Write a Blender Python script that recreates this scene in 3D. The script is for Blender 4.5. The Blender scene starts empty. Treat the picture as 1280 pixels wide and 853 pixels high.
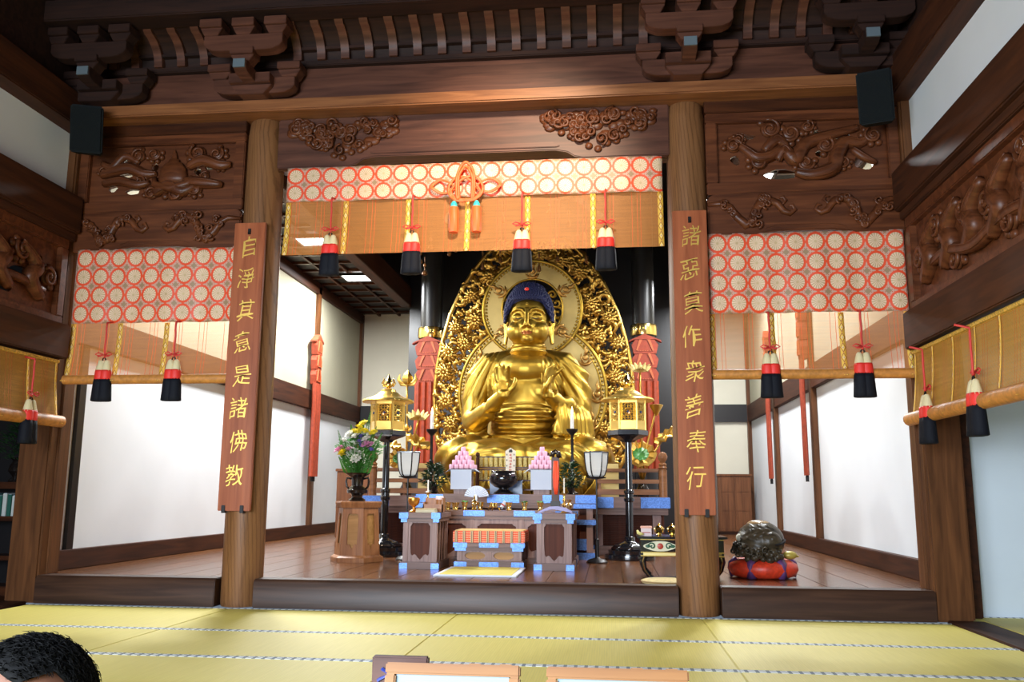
import bpy, bmesh, math, random
from math import pi, sin, cos, atan2, hypot, sqrt, exp
from mathutils import Vector, Matrix
random.seed(11)
S = bpy.context.scene
COL = S.collection

# ---------------------------------------------------------------- camera
cam_d = bpy.data.cameras.new('camera'); cam = bpy.data.objects.new('camera', cam_d); COL.objects.link(cam)
cam_d.sensor_width = 36.0; cam_d.lens = 36 * 1103.4 / 1280; cam_d.clip_end = 80; cam_d.clip_start = .05
_p, _y, _r = [math.radians(a) for a in (9.79, 6.36, -0.37)]
_f = Vector((-sin(_y)*cos(_p), cos(_y)*cos(_p), sin(_p)))
_rt = Vector((cos(_y), sin(_y), 0)); _dn = _f.cross(_rt)
_R = cos(_r)*_rt + sin(_r)*_dn; _D = -sin(_r)*_rt + cos(_r)*_dn
M4 = Matrix((( _R.x, -_D.x, -_f.x, 1.17), (_R.y, -_D.y, -_f.y, -7.15), (_R.z, -_D.z, -_f.z, .91), (0, 0, 0, 1)))
cam.matrix_world = M4
S.camera = cam

# ---------------------------------------------------------------- world, light, exposure
W = bpy.data.worlds.new('daylight_sky'); S.world = W; W.use_nodes = True
W.node_tree.nodes['Background'].inputs[0].default_value = (.62, .78, 1, 1)
W.node_tree.nodes['Background'].inputs[1].default_value = .22
S.view_settings.view_transform = 'Standard'; S.view_settings.look = 'None'
S.view_settings.gamma = 1; S.view_settings.use_curve_mapping = False
S.view_settings.exposure = 0.12

def area(name, loc, target, sx, sy, watts, col, spread=180):
    l = bpy.data.lights.new(name, 'AREA'); l.shape = 'RECTANGLE'; l.size = sx; l.size_y = sy
    l.energy = watts; l.color = col; l.spread = math.radians(spread)
    o = bpy.data.objects.new(name, l); COL.objects.link(o); o.location = loc
    o.rotation_euler = (Vector(target) - Vector(loc)).to_track_quat('-Z', 'Y').to_euler(); return o
def spot(name, loc, target, watts, col, ang, blend=.6, r=.08):
    l = bpy.data.lights.new(name, 'SPOT'); l.energy = watts; l.color = col; l.spot_size = math.radians(ang)
    l.spot_blend = blend; l.shadow_soft_size = r
    o = bpy.data.objects.new(name, l); COL.objects.link(o); o.location = loc
    o.rotation_euler = (Vector(target) - Vector(loc)).to_track_quat('-Z', 'Y').to_euler(); return o

# daylight through the open front of the hall, behind the camera
area('open_front_daylight', (-1.9, -9.3, 1.8), (.8, -1.0, .2), 5.0, 2.2, 560, (.78, .88, 1), 130)
# hall and aisle lamps, plus two unseen spots added to brighten the statue
spot('hall_spot_lamp', (.9, -3.4, 5.0), (.25, 0, 3.25), 1300, (1, .80, .57), 44, 1, .15)
spot('statue_fill_left', (-1.1, 1.2, 4.55), (0, 4.9, 2.4), 70, (1, .88, .62), 60)
spot('statue_fill_right', (1.2, 1.2, 4.55), (0.1, 4.9, 2.3), 70, (1, .88, .62), 60)
LAMPS = [(-2.96, y) for y in (2.36, 4.51, 6.66)] + [(2.79, y) for y in (2.53, 5.0, 7.4)]
for i, (x, y) in enumerate(LAMPS):
    area('aisle_lamp_light', (x, y, 4.36), (x, y, 0), .55, .55, 200, (.95, .98, 1))

# ---------------------------------------------------------------- mesh helpers
class MB:
    def __init__(s): s.v = []; s.f = []
    def add(s, vs, fs):
        o = len(s.v); s.v += [tuple(p) for p in vs]; s.f += [tuple(i + o for i in f) for f in fs]; return s
    def box(s, x0, x1, y0, y1, z0, z1):
        return s.add([(x0,y0,z0),(x1,y0,z0),(x1,y1,z0),(x0,y1,z0),(x0,y0,z1),(x1,y0,z1),(x1,y1,z1),(x0,y1,z1)],
                     [(0,3,2,1),(4,5,6,7),(0,1,5,4),(1,2,6,5),(2,3,7,6),(3,0,4,7)])
    def cbox(s, c, d, rot=None):
        m = rot.to_3x3() if rot is not None else Matrix.Identity(3)
        p = [Vector(c) + m @ Vector((sx*d[0]/2, sy*d[1]/2, sz*d[2]/2)) for sz in (-1,1) for sx, sy in ((-1,-1),(1,-1),(1,1),(-1,1))]
        return s.add(p, [(0,3,2,1),(4,5,6,7),(0,1,5,4),(1,2,6,5),(2,3,7,6),(3,0,4,7)])
    def prism(s, pts, ax, a0, a1):
        def P(p, a): return {'y': (p[0], a, p[1]), 'x': (a, p[0], p[1]), 'z': (p[0], p[1], a)}[ax]
        n = len(pts)
        return s.add([P(p, a0) for p in pts] + [P(p, a1) for p in pts],
                     [tuple(range(n)), tuple(range(2*n-1, n-1, -1))] + [(i, (i+1) % n, n+(i+1) % n, n+i) for i in range(n)])
    def lathe(s, prof, n=16, c=(0,0,0), sx=1, sy=1, mod=None, a0=0):
        vs = []
        for r, z in prof:
            for k in range(n):
                a = a0 + 2*pi*k/n; rr = r * (mod(a, z) if mod else 1)
                vs.append((c[0]+rr*cos(a)*sx, c[1]+rr*sin(a)*sy, c[2]+z))
        m = len(prof)
        fs = [(j*n+k, j*n+(k+1) % n, (j+1)*n+(k+1) % n, (j+1)*n+k) for j in range(m-1) for k in range(n)]
        fs += [tuple(range(n-1, -1, -1)), tuple((m-1)*n+k for k in range(n))]
        return s.add(vs, fs)
    def tube(s, pts, rad, n=6, flat=None, closed=False):
        pts = [Vector(p) for p in pts]; m = len(pts)
        if not hasattr(rad, '__len__'): rad = [rad]*m
        vs = []; up = None
        for i, p in enumerate(pts):
            t = (pts[(i+1) % m] - pts[i-1]) if closed else (pts[min(i+1, m-1)] - pts[max(i-1, 0)])
            if t.length < 1e-9: t = Vector((0,0,1))
            t.normalize()
            if up is None: up = t.orthogonal().normalized() if flat is None else Vector(flat)
            u = up - t*up.dot(t)
            if u.length < 1e-6: u = t.orthogonal()
            u.normalize(); up = u if flat is None else Vector(flat); w = t.cross(u)
            for k in range(n):
                a = 2*pi*(k+.5)/n
                fl = .5 if flat is not None else 1
                vs.append(p + rad[i]*(cos(a)*w + sin(a)*u*fl))
        e = m if closed else m-1
        fs = [(i*n+k, i*n+(k+1) % n, ((i+1) % m)*n+(k+1) % n, ((i+1) % m)*n+k) for i in range(e) for k in range(n)]
        if not closed: fs += [tuple(range(n-1,-1,-1)), tuple((m-1)*n+k for k in range(n))]
        return s.add(vs, fs)
    def ball(s, c, r, nu=10, nv=7, rot=None):
        if not hasattr(r, '__len__'): r = (r, r, r)
        vs = [Vector((0,0,-r[2]))]
        for j in range(1, nv):
            b = -pi/2 + pi*j/nv
            vs += [Vector((r[0]*cos(b)*cos(2*pi*k/nu), r[1]*cos(b)*sin(2*pi*k/nu), r[2]*sin(b))) for k in range(nu)]
        vs.append(Vector((0,0,r[2])))
        if rot is not None: vs = [rot @ v for v in vs]
        vs = [v + Vector(c) for v in vs]
        L = len(vs)-1
        fs = [(0, 1+(k+1) % nu, 1+k) for k in range(nu)] + [(L, L-nu+k, L-nu+(k+1) % nu) for k in range(nu)]
        fs += [(1+j*nu+k, 1+j*nu+(k+1) % nu, 1+(j+1)*nu+(k+1) % nu, 1+(j+1)*nu+k) for j in range(nv-2) for k in range(nu)]
        return s.add(vs, fs)
    def leaf(s, p, d, L, w, nrm, droop=.2):
        p = Vector(p); d = Vector(d).normalized(); nrm = Vector(nrm); sd = d.cross(nrm)
        if sd.length < 1e-5: sd = d.orthogonal()
        sd.normalize(); n2 = sd.cross(d)
        return s.add([p, p + d*L*.45 + sd*w/2 + n2*L*.05, p + d*L - n2*L*droop, p + d*L*.45 - sd*w/2 + n2*L*.05, p + d*L*.5 - n2*w*.15],
                     [(0,1,4),(1,2,4),(2,3,4),(3,0,4)])
    def me(s, name, origin=(0,0,0), smooth=False, bevel=0, fixn=True):
        o = Vector(origin); me = bpy.data.meshes.new(name)
        me.from_pydata([Vector(v) - o for v in s.v], [], s.f)
        if fixn or bevel:
            bm = bmesh.new(); bm.from_mesh(me)
            bmesh.ops.recalc_face_normals(bm, faces=bm.faces)
            if bevel: bmesh.ops.bevel(bm, geom=[e for e in bm.edges if len(e.link_faces) == 2 and e.calc_face_angle(0) > .6], offset=bevel, segments=2, affect='EDGES', clamp_overlap=True)
            bm.to_mesh(me); bm.free()
        if smooth:
            me.polygons.foreach_set('use_smooth', [True]*len(me.polygons))
            if smooth == 'auto': me.set_sharp_from_angle(angle=math.radians(38))
        return me
    def build(s, name, m, parent=None, loc=None, smooth=False, bevel=0, kind=None, label=None, fixn=True):
        org = wloc(parent) if parent else Vector(loc or (0,0,0))
        me = s.me(name, org, smooth, bevel, fixn); me.materials.append(m)
        return put(name, me, parent, org, kind, label)
def wloc(o):
    v = Vector((0,0,0))
    while o: v += o.location; o = o.parent
    return v
def put(name, me, parent=None, org=None, kind=None, label=None):
    o = bpy.data.objects.new(name, me); COL.objects.link(o)
    if parent: o.parent = parent
    else: o.location = org if org is not None else (0,0,0)
    if kind: o['kind'] = kind
    if label: o['label'] = label
    return o
def tag(o, label, cat, group=None):
    o['label'] = label; o['category'] = cat
    if group: o['group'] = group
    return o
def thing(name, label, cat, loc=(0,0,0), group=None):
    o = bpy.data.objects.new(name, None); COL.objects.link(o); o.location = loc; o.empty_display_size = .1
    return tag(o, label, cat, group)
def dup(root, loc, label=None, group=None, rot=None, scale=None):
    def cp(o, par):
        c = o.copy(); COL.objects.link(c)
        if par: c.parent = par
        for ch in list(o.children): cp(ch, c)
        return c
    r = cp(root, None); r.location = loc
    if rot: r.rotation_euler = rot
    if scale: r.scale = scale
    if label: r['label'] = label
    if group: r['group'] = group
    return r
def struct(o): o['kind'] = 'structure'; return o
def sheet(name, m, fn, nx, nz, U, V, parent=None, loc=None, thick=.004, label=None):
    """a cloth: fn(u,v in 0..1) gives the point; UVs run to U and V"""
    org = wloc(parent) if parent else Vector(loc or (0,0,0))
    me = bpy.data.meshes.new(name); vs = []; uv = []
    for j in range(nz+1):
        for i in range(nx+1):
            vs.append(Vector(fn(i/nx, j/nz)) - org); uv.append((i/nx*U, j/nz*V))
    fs = [(j*(nx+1)+i, j*(nx+1)+i+1, (j+1)*(nx+1)+i+1, (j+1)*(nx+1)+i) for j in range(nz) for i in range(nx)]
    me.from_pydata(vs, [], fs)
    l = me.uv_layers.new(name='UVMap')
    for lp in me.loops: l.data[lp.index].uv = uv[lp.vertex_index]
    me.polygons.foreach_set('use_smooth', [True]*len(me.polygons)); me.materials.append(m)
    o = put(name, me, parent, org, None, label)
    if thick: md = o.modifiers.new('thickness', 'SOLIDIFY'); md.thickness = thick
    return o
def fuse(mb, voxel, smooth=4, disp=None, name='body'):
    """one continuous surface out of overlapping volumes"""
    me = mb.me(name + '_source'); o = bpy.data.objects.new('fuse', me); COL.objects.link(o)
    r = o.modifiers.new('r', 'REMESH'); r.mode = 'VOXEL'; r.voxel_size = voxel
    if smooth:
        sm = o.modifiers.new('s', 'SMOOTH'); sm.iterations = smooth; sm.factor = .5
    dg = bpy.context.evaluated_depsgraph_get(); dg.update()
    out = bpy.data.meshes.new_from_object(o.evaluated_get(dg)); bpy.data.objects.remove(o); bpy.data.meshes.remove(me)
    if disp:
        ns = [v.normal.copy() for v in out.vertices]
        for v, n in zip(out.vertices, ns): v.co += n * disp(v.co, n)
    out.polygons.foreach_set('use_smooth', [True]*len(out.polygons))
    return out
def putmesh(name, me, m, parent, label=None):
    o = wloc(parent); me.transform(Matrix.Translation(-o)); me.name = name; me.materials.append(m)
    return put(name, me, parent, None, None, label)
def spiral(cx, cz, y, r, turns=1.6, start=0, sgn=1, n=22, tail=None):
    pts = []
    for i in range(n+1):
        t = i/n; a = start + sgn*turns*2*pi*t; rr = r*(1 - .86*t)
        pts.append((cx + rr*cos(a), y - .012*t, cz + rr*sin(a)))
    return (list(tail) if tail else []) + pts

# ---------------------------------------------------------------- materials
def nmat(name):
    m = bpy.data.materials.new(name); m.use_nodes = True
    return m, m.node_tree, m.node_tree.nodes['Principled BSDF']
def N(nt, t, **k):
    n = nt.nodes.new(t)
    for a, v in k.items(): setattr(n, a, v)
    return n
def c4(c): return (*c, 1)
def plain(name, col, rough=.5, metal=0, emit=None, es=0, spec=None, vary=0, vs=8, bump=0, bs=60, coat=0):
    m, nt, b = nmat(name); b.inputs['Base Color'].default_value = c4(col)
    b.inputs['Roughness'].default_value = rough; b.inputs['Metallic'].default_value = metal
    if coat: b.inputs['Coat Weight'].default_value = coat; b.inputs['Coat Roughness'].default_value = .08
    if emit: b.inputs['Emission Color'].default_value = c4(emit); b.inputs['Emission Strength'].default_value = es
    if spec is not None: b.inputs['Specular IOR Level'].default_value = spec
    if vary or bump: tc = N(nt, 'ShaderNodeTexCoord')
    if vary:
        no = N(nt, 'ShaderNodeTexNoise'); no.inputs['Scale'].default_value = vs; no.inputs['Detail'].default_value = 4
        r = N(nt, 'ShaderNodeValToRGB'); r.color_ramp.elements[0].position = .3; r.color_ramp.elements[1].position = .7
        r.color_ramp.elements[0].color = c4([x*(1-vary) for x in col]); r.color_ramp.elements[1].color = c4([min(1, x*(1+vary)) for x in col])
        nt.links.new(tc.outputs['Object'], no.inputs['Vector']); nt.links.new(no.outputs['Fac'], r.inputs[0]); nt.links.new(r.outputs[0], b.inputs['Base Color'])
    if bump:
        n2 = N(nt, 'ShaderNodeTexNoise'); n2.inputs['Scale'].default_value = bs; bp = N(nt, 'ShaderNodeBump')
        bp.inputs['Strength'].default_value = bump; bp.inputs['Distance'].default_value = .01
        nt.links.new(tc.outputs['Object'], n2.inputs['Vector']); nt.links.new(n2.outputs['Fac'], bp.inputs['Height']); nt.links.new(bp.outputs[0], b.inputs['Normal'])
    return m
def wood(name, dark, light, ax='x', rough=.42, scale=1.0, stretch=14, rings=0, coat=0, rand=0):
    m, nt, b = nmat(name); tc = N(nt, 'ShaderNodeTexCoord'); mp = N(nt, 'ShaderNodeMapping')
    sc = [stretch*scale]*3; sc['xyz'.index(ax)] = 1.0*scale; mp.inputs['Scale'].default_value = sc
    nt.links.new(tc.outputs['Object'], mp.inputs['Vector'])
    if rand:
        oi = N(nt, 'ShaderNodeObjectInfo'); mul = N(nt, 'ShaderNodeMath', operation='MULTIPLY'); mul.inputs[1].default_value = 37
        nt.links.new(oi.outputs['Random'], mul.inputs[0]); nt.links.new(mul.outputs[0], mp.inputs['Location'])
    no = N(nt, 'ShaderNodeTexNoise'); no.inputs['Scale'].default_value = 1.4; no.inputs['Detail'].default_value = 5; no.inputs['Distortion'].default_value = .8
    nt.links.new(mp.outputs[0], no.inputs['Vector'])
    fac = no.outputs['Fac']
    if rings:
        wv = N(nt, 'ShaderNodeTexWave'); wv.wave_type = 'RINGS'; wv.rings_direction = ax.upper() if ax != 'z' else 'Z'
        wv.inputs['Scale'].default_value = rings; wv.inputs['Distortion'].default_value = 1.2; wv.inputs['Detail'].default_value = 2; wv.inputs['Detail Scale'].default_value = 1.2
        mp2 = N(nt, 'ShaderNodeMapping'); s2 = [1, 1, 1]; mp2.inputs['Scale'].default_value = s2; mp2.inputs['Location'].default_value = (.06, .11, .3); mp2.inputs['Rotation'].default_value = (.05, .035, 0)
        nt.links.new(tc.outputs['Object'], mp2.inputs['Vector']); nt.links.new(mp2.outputs[0], wv.inputs['Vector'])
        mx = N(nt, 'ShaderNodeMath', operation='MULTIPLY_ADD'); mx.inputs[1].default_value = .20
        ad = N(nt, 'ShaderNodeMath', operation='MULTIPLY'); ad.inputs[1].default_value = .82
        nt.links.new(no.outputs['Fac'], ad.inputs[0]); rr = N(nt, 'ShaderNodeMapRange'); rr.inputs['From Max'].default_value = .30; nt.links.new(wv.outputs['Fac'], rr.inputs['Value']); nt.links.new(rr.outputs[0], mx.inputs[0]); nt.links.new(ad.outputs[0], mx.inputs[2]); fac = mx.outputs[0]
    r = N(nt, 'ShaderNodeValToRGB'); r.color_ramp.elements[0].position = .32; r.color_ramp.elements[1].position = .68
    r.color_ramp.elements[0].color = c4(dark); r.color_ramp.elements[1].color = c4(light)
    nt.links.new(fac, r.inputs[0]); out = r.outputs[0]
    if rand:
        hv = N(nt, 'ShaderNodeHueSaturation'); mr = N(nt, 'ShaderNodeMapRange'); mr.inputs['To Min'].default_value = 1-rand; mr.inputs['To Max'].default_value = 1+rand
        nt.links.new(oi.outputs['Random'], mr.inputs['Value']); nt.links.new(mr.outputs[0], hv.inputs['Value']); nt.links.new(out, hv.inputs['Color']); out = hv.outputs[0]
    nt.links.new(out, b.inputs['Base Color'])
    bp = N(nt, 'ShaderNodeBump'); bp.inputs['Strength'].default_value = .12; bp.inputs['Distance'].default_value = .004
    nt.links.new(no.outputs['Fac'], bp.inputs['Height']); nt.links.new(bp.outputs[0], b.inputs['Normal'])
    b.inputs['Roughness'].default_value = rough; b.inputs['Specular IOR Level'].default_value = .28
    if coat: b.inputs['Coat Weight'].default_value = coat; b.inputs['Coat Roughness'].default_value = .12
    return m
class E:
    """tiny expression builder over Math nodes"""
    def __init__(s, nt, o): s.nt = nt; s.o = o
    def _(s, op, *a):
        n = N(s.nt, 'ShaderNodeMath', operation=op)
        for i, x in enumerate((s,) + a):
            if isinstance(x, E): s.nt.links.new(x.o, n.inputs[i])
            else: n.inputs[i].default_value = x
        return E(s.nt, n.outputs[0])
    def __add__(s, o): return s._('ADD', o)
    def __sub__(s, o): return s._('SUBTRACT', o)
    def __mul__(s, o): return s._('MULTIPLY', o)
    def fract(s): return s._('FRACT')
    def abs(s): return s._('ABSOLUTE')
    def sin(s): return s._('SINE')
    def lt(s, o): return s._('LESS_THAN', o)
    def gt(s, o): return s._('GREATER_THAN', o)
    def mx(s, o): return s._('MAXIMUM', o)
    def sqrt(s): return s._('SQRT')
    def at2(s, o): return s._('ARCTAN2', o)
def uvs(nt, src='UV'):
    tc = N(nt, 'ShaderNodeTexCoord'); sp = N(nt, 'ShaderNodeSeparateXYZ'); nt.links.new(tc.outputs[src], sp.inputs[0])
    return tc, [E(nt, o) for o in sp.outputs]
def mixc(nt, f, a, b):
    n = N(nt, 'ShaderNodeMix', data_type='RGBA')
    if isinstance(f, E): nt.links.new(f.o, n.inputs[0])
    else: n.inputs[0].default_value = f
    for i, x in ((6, a), (7, b)):
        if isinstance(x, tuple): n.inputs[i].default_value = c4(x)
        else: nt.links.new(x, n.inputs[i])
    return n.outputs[2]
def brocade(name):
    m, nt, b = nmat(name); tc, (u, v, _) = uvs(nt)
    fu = u.fract() - .5; fv = v.fract() - .5; r = (fu*fu + fv*fv).sqrt(); a = fv.at2(fu)
    pet = (a*16).sin()*.5 + .5
    no = N(nt, 'ShaderNodeTexNoise'); no.inputs['Scale'].default_value = 1.3; nt.links.new(tc.outputs['UV'], no.inputs['Vector'])
    gold = mixc(nt, E(nt, no.outputs['Fac']), (.40, .25, .11), (.74, .54, .31))
    inner = mixc(nt, (pet.gt(.60))*(r.gt(.07)), gold, (.82, .58, .42))
    gu = (u*9).fract() - .5; gv = (v*9).fract() - .5
    speck = (gu.abs() + gv.abs()).lt(.30)
    ground = mixc(nt, speck, (.58, .35, .26), (.62, .10, .04))
    hu = (u+.5).fract() - .5; hv = (v+.5).fract() - .5; dia = (hu.abs() + hv.abs())
    ground = mixc(nt, dia.lt(.17), ground, (.34, .21, .11))
    cross = (fu.abs().lt(.07)) .mx (fv.abs().lt(.07))
    ground = mixc(nt, cross*(r.gt(.42)), ground, (.75, .10, .03))
    ring = mixc(nt, r.lt(.485), ground, (.80, .075, .02))
    col = mixc(nt, r.lt(.365), ring, inner)
    nt.links.new(col, b.inputs['Base Color']); b.inputs['Roughness'].default_value = .48
    b.inputs['Sheen Weight'].default_value = .15
    return m
def edging(name):
    m, nt, b = nmat(name); tc, (u, v, _) = uvs(nt)
    fu = u - .5; fv = v.fract() - .5; d = fu.abs() + fv.abs()
    col = mixc(nt, d.lt(.42), (.80, .47, .06), (.86, .58, .10))
    col = mixc(nt, d.lt(.5)*(d.gt(.38)), col, (.33, .05, .03))
    col = mixc(nt, d.lt(.16), col, (.80, .60, .45)); col = mixc(nt, d.lt(.07), col, (.35, .03, .06))
    nt.links.new(col, b.inputs['Base Color']); b.inputs['Roughness'].default_value = .6
    return m
def bamboo(name, col=(.60, .24, .06), trans=.38, threads=4.5):
    """finely woven reed sheet, gaps between the reeds let light and view through"""
    m, nt, b = nmat(name); tc, (u, v, _) = uvs(nt)
    no = N(nt, 'ShaderNodeTexNoise'); mp = N(nt, 'ShaderNodeMapping'); mp.inputs['Scale'].default_value = (2.2, 60, 1)
    nt.links.new(tc.outputs['UV'], mp.inputs[0]); nt.links.new(mp.outputs[0], no.inputs['Vector']); no.inputs['Scale'].default_value = 1.0; no.inputs['Detail'].default_value = 3
    base = mixc(nt, E(nt, no.outputs['Fac']), tuple(c*.72 for c in col), tuple(min(1, c*1.3) for c in col))
    fu = (u*threads); th = ((fu.fract() - .5).abs().lt(.008)) .mx (((fu*1.0 + .31).fract() - .5).abs().lt(.008)) .mx (((fu + .12).fract() - .5).abs().lt(.008))
    base = mixc(nt, th, base, (.75, .12, .03))
    nt.links.new(base, b.inputs['Base Color']); b.inputs['Roughness'].default_value = .55
    tr = N(nt, 'ShaderNodeBsdfTranslucent'); nt.links.new(base, tr.inputs[0])
    m1 = N(nt, 'ShaderNodeMixShader'); m1.inputs[0].default_value = .35; nt.links.new(b.outputs[0], m1.inputs[1]); nt.links.new(tr.outputs[0], m1.inputs[2])
    tp = N(nt, 'ShaderNodeBsdfTransparent'); m2 = N(nt, 'ShaderNodeMixShader')
    gap = (((v*170).fract() - .5).abs().lt(trans/2))*(th._('SUBTRACT', 1)._('ABSOLUTE'))
    nt.links.new(gap.o, m2.inputs[0]); nt.links.new(m1.outputs[0], m2.inputs[1]); nt.links.new(tp.outputs[0], m2.inputs[2])
    nt.links.new(m2.outputs[0], nt.nodes['Material Output'].inputs[0])
    return m
def clothbox(name):
    """striped red and cream brocade of the table cover"""
    m, nt, b = nmat(name); tc, (x, y, z) = uvs(nt, 'Object')
    s = (x*13.0).fract(); band = s.lt(.64); fine = (x*78).fract(); zz = ((z*48).fract() - .5).abs()
    a = mixc(nt, zz.lt(.24)*(fine.gt(.3)), (.78, .10, .04), (.86, .42, .26))
    c = mixc(nt, fine.gt(.5), (.72, .55, .32), (.10, .06, .05))
    nt.links.new(mixc(nt, band, c, a), b.inputs['Base Color']); b.inputs['Roughness'].default_value = .7
    return m
def tatami(name):
    m, nt, b = nmat(name); tc, (x, y, z) = uvs(nt, 'Object')
    no = N(nt, 'ShaderNodeTexNoise'); mp = N(nt, 'ShaderNodeMapping'); mp.inputs['Scale'].default_value = (60, 3, 1)
    nt.links.new(tc.outputs['Object'], mp.inputs[0]); nt.links.new(mp.outputs[0], no.inputs['Vector']); no.inputs['Scale'].default_value = 1
    w = ((x*70).fract() - .5).abs()
    col = mixc(nt, E(nt, no.outputs['Fac']), (.66, .55, .095), (.79, .665, .15))
    col = mixc(nt, w.lt(.1)*.35, col, (.52, .47, .12))
    nt.links.new(col, b.inputs['Base Color']); b.inputs['Roughness'].default_value = .55
    return m
def heri(name):
    m, nt, b = nmat(name); tc, (x, y, z) = uvs(nt, 'Object')
    fx = ((x*18).fract() - .5).abs(); fy = ((y*30 + x*18).fract() - .5).abs()
    col = mixc(nt, (fx.lt(.17)) .mx (fy.lt(.12)), (.72, .74, .72), (.16, .19, .22))
    nt.links.new(col, b.inputs['Base Color']); b.inputs['Roughness'].default_value = .7
    return m

wd_dark  = wood('dark_cedar_beam', (.028, .008, .003), (.070, .020, .006), 'x', .38)
wd_darky = wood('dark_cedar_side_beam', (.030, .0085, .003), (.070, .020, .006), 'y', .6)
wd_top   = wood('shaded_cedar_upper', (.013, .0045, .003), (.034, .012, .007), 'x', .7)  # gloom of the upper hall put into the wood colour
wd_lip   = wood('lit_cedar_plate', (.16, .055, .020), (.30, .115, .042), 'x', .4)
wd_post  = wood('post_cedar', (.070, .025, .008), (.145, .054, .018), 'z', .42)
wd_pil   = wood('pillar_zelkova', (.120, .050, .018), (.235, .105, .041), 'z', .42, rings=16)
wd_board = wood('board_zelkova', (.26, .066, .024), (.40, .115, .045), 'z', .34)
wd_carve = wood('carved_cedar', (.062, .017, .006), (.150, .045, .016), 'x', .38)
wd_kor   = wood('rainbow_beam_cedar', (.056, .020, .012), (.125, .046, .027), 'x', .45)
wd_floor = wood('polished_floorboard', (.095, .034, .011), (.165, .064, .023), 'y', .26, coat=.22, rand=.16)
wd_sill  = wood('dark_sill', (.034, .015, .009), (.070, .032, .018), 'x', .38)
wd_alt   = wood('altar_wood', (.20, .115, .10), (.33, .215, .19), 'z', .38, stretch=22)
wd_altx  = wood('altar_wood_top', (.13, .075, .062), (.22, .135, .115), 'x', .4, stretch=22)
wd_inset = wood('altar_inset_wood', (.060, .013, .005), (.115, .028, .011), 'z', .6)
wd_inset2 = wood('altar_inset_light', (.30, .15, .04), (.46, .25, .085), 'x', .45)
wd_ped   = wood('pedestal_wood', (.22, .090, .035), (.40, .18, .075), 'z', .35)
wd_rail  = wood('rail_wood', (.16, .062, .022), (.28, .12, .048), 'x', .38)
wd_cab   = wood('cabinet_wood', (.10, .035, .013), (.18, .068, .026), 'z', .4)
wd_frame = wood('picture_frame_pine', (.25, .105, .034), (.36, .17, .058), 'x', .5)
wd_sign  = wood('sign_wood', (.07, .035, .03), (.14, .07, .055), 'x', .5)
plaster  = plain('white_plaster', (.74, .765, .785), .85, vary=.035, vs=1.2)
plast_w  = plain('aged_plaster', (.66, .62, .50), .9, vary=.06, vs=1.0)
blackwood= plain('black_lacquer_panel', (.010, .009, .010), .35)
darkceil = plain('dark_ceiling_board', (.007, .006, .006), .7, vary=.2)
lacq     = plain('black_lacquer', (.008, .008, .010), .16, coat=.6)
gold     = plain('gold_leaf', (.43, .275, .045), .39, 1, vary=.10, vs=5)
goldmat  = plain('matte_gold_leaf', (.56, .43, .18), .55, 1, vary=.08, vs=6, bump=.05, bs=90)
goldor   = plain('carved_gold', (.60, .37, .085), .32, 1)
brass    = plain('polished_brass', (.80, .58, .20), .18, 1)
lantgold = plain('lantern_gold', (.86, .60, .16), .30, .9)
fitt     = plain('sky_tinted_fitting', (.085, .17, .42), .40, .7, vary=.35, vs=70)  # silvery metal, its blue sky reflection put into the base colour
haircol  = plain('dark_blue_hair', (.004, .008, .065), .6)
red_lac  = plain('red_lacquer_cloth', (.30, .040, .013), .55, vary=.2, vs=20)
red_dk   = plain('deep_red', (.42, .02, .015), .5)
knotred  = plain('orange_silk_cord', (.86, .13, .03), .5)
cordred  = plain('red_cord', (.60, .04, .03), .6)
tas_w    = plain('cream_silk', (.78, .66, .38), .6, bump=.5, bs=140)
tas_r    = plain('red_silk', (.78, .03, .02), .55)
tas_k    = plain('black_silk', (.006, .007, .012), .7, bump=.25, bs=200, spec=.2)
teal     = plain('teal_thread', (.03, .50, .50), .5)
paper    = plain('lamp_paper', (.55, .58, .58), .7, emit=(.9, .93, 1), es=.06)
white    = plain('white_paper', (.54, .62, .76), .6)
pink     = plain('pink_rice_cake', (.85, .50, .66), .55)
green    = plain('evergreen_leaf', (.022, .065, .022), .5, vary=.4, vs=9)
fgreen   = plain('fresh_leaf', (.05, .22, .025), .5, vary=.4, vs=9)
iron     = plain('dark_iron', (.02, .018, .018), .4, .6)
bronze   = plain('dark_bronze', (.020, .014, .012), .22, .4, coat=.4)
spk      = plain('speaker_casing', (.004, .006, .007), .8, spec=.2)
broc = brocade('roundel_brocade'); edge = edging('gold_diamond_edging'); reed = bamboo('reed_blind'); clothb = clothbox('striped_brocade')
reed_s = bamboo('reed_blind_sheer', trans=.52, threads=4.5)
reed_d = bamboo('reed_blind_backlit', (.78, .38, .06), .22, 4.5)  # glow of light coming through put into a brighter reed colour
tat = tatami('tatami_straw'); her = heri('patterned_mat_border')
flame = plain('candle_flame', (1, .6, .2), .5, emit=(1, .55, .18), es=14)
wax = plain('candle_wax', (.85, .84, .80), .45)
# ================================================================ THE SETTING
def B(*a):
    m = MB(); m.box(*a); return m
tn = [0]
def trim(mb, m, bevel=.006, parent=None):
    tn[0] += 1
    o = mb.build('trim_%d' % tn[0] if not parent else 'rail', m, parent, smooth='auto', bevel=bevel)
    if not parent: struct(o)
    return o
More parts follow.
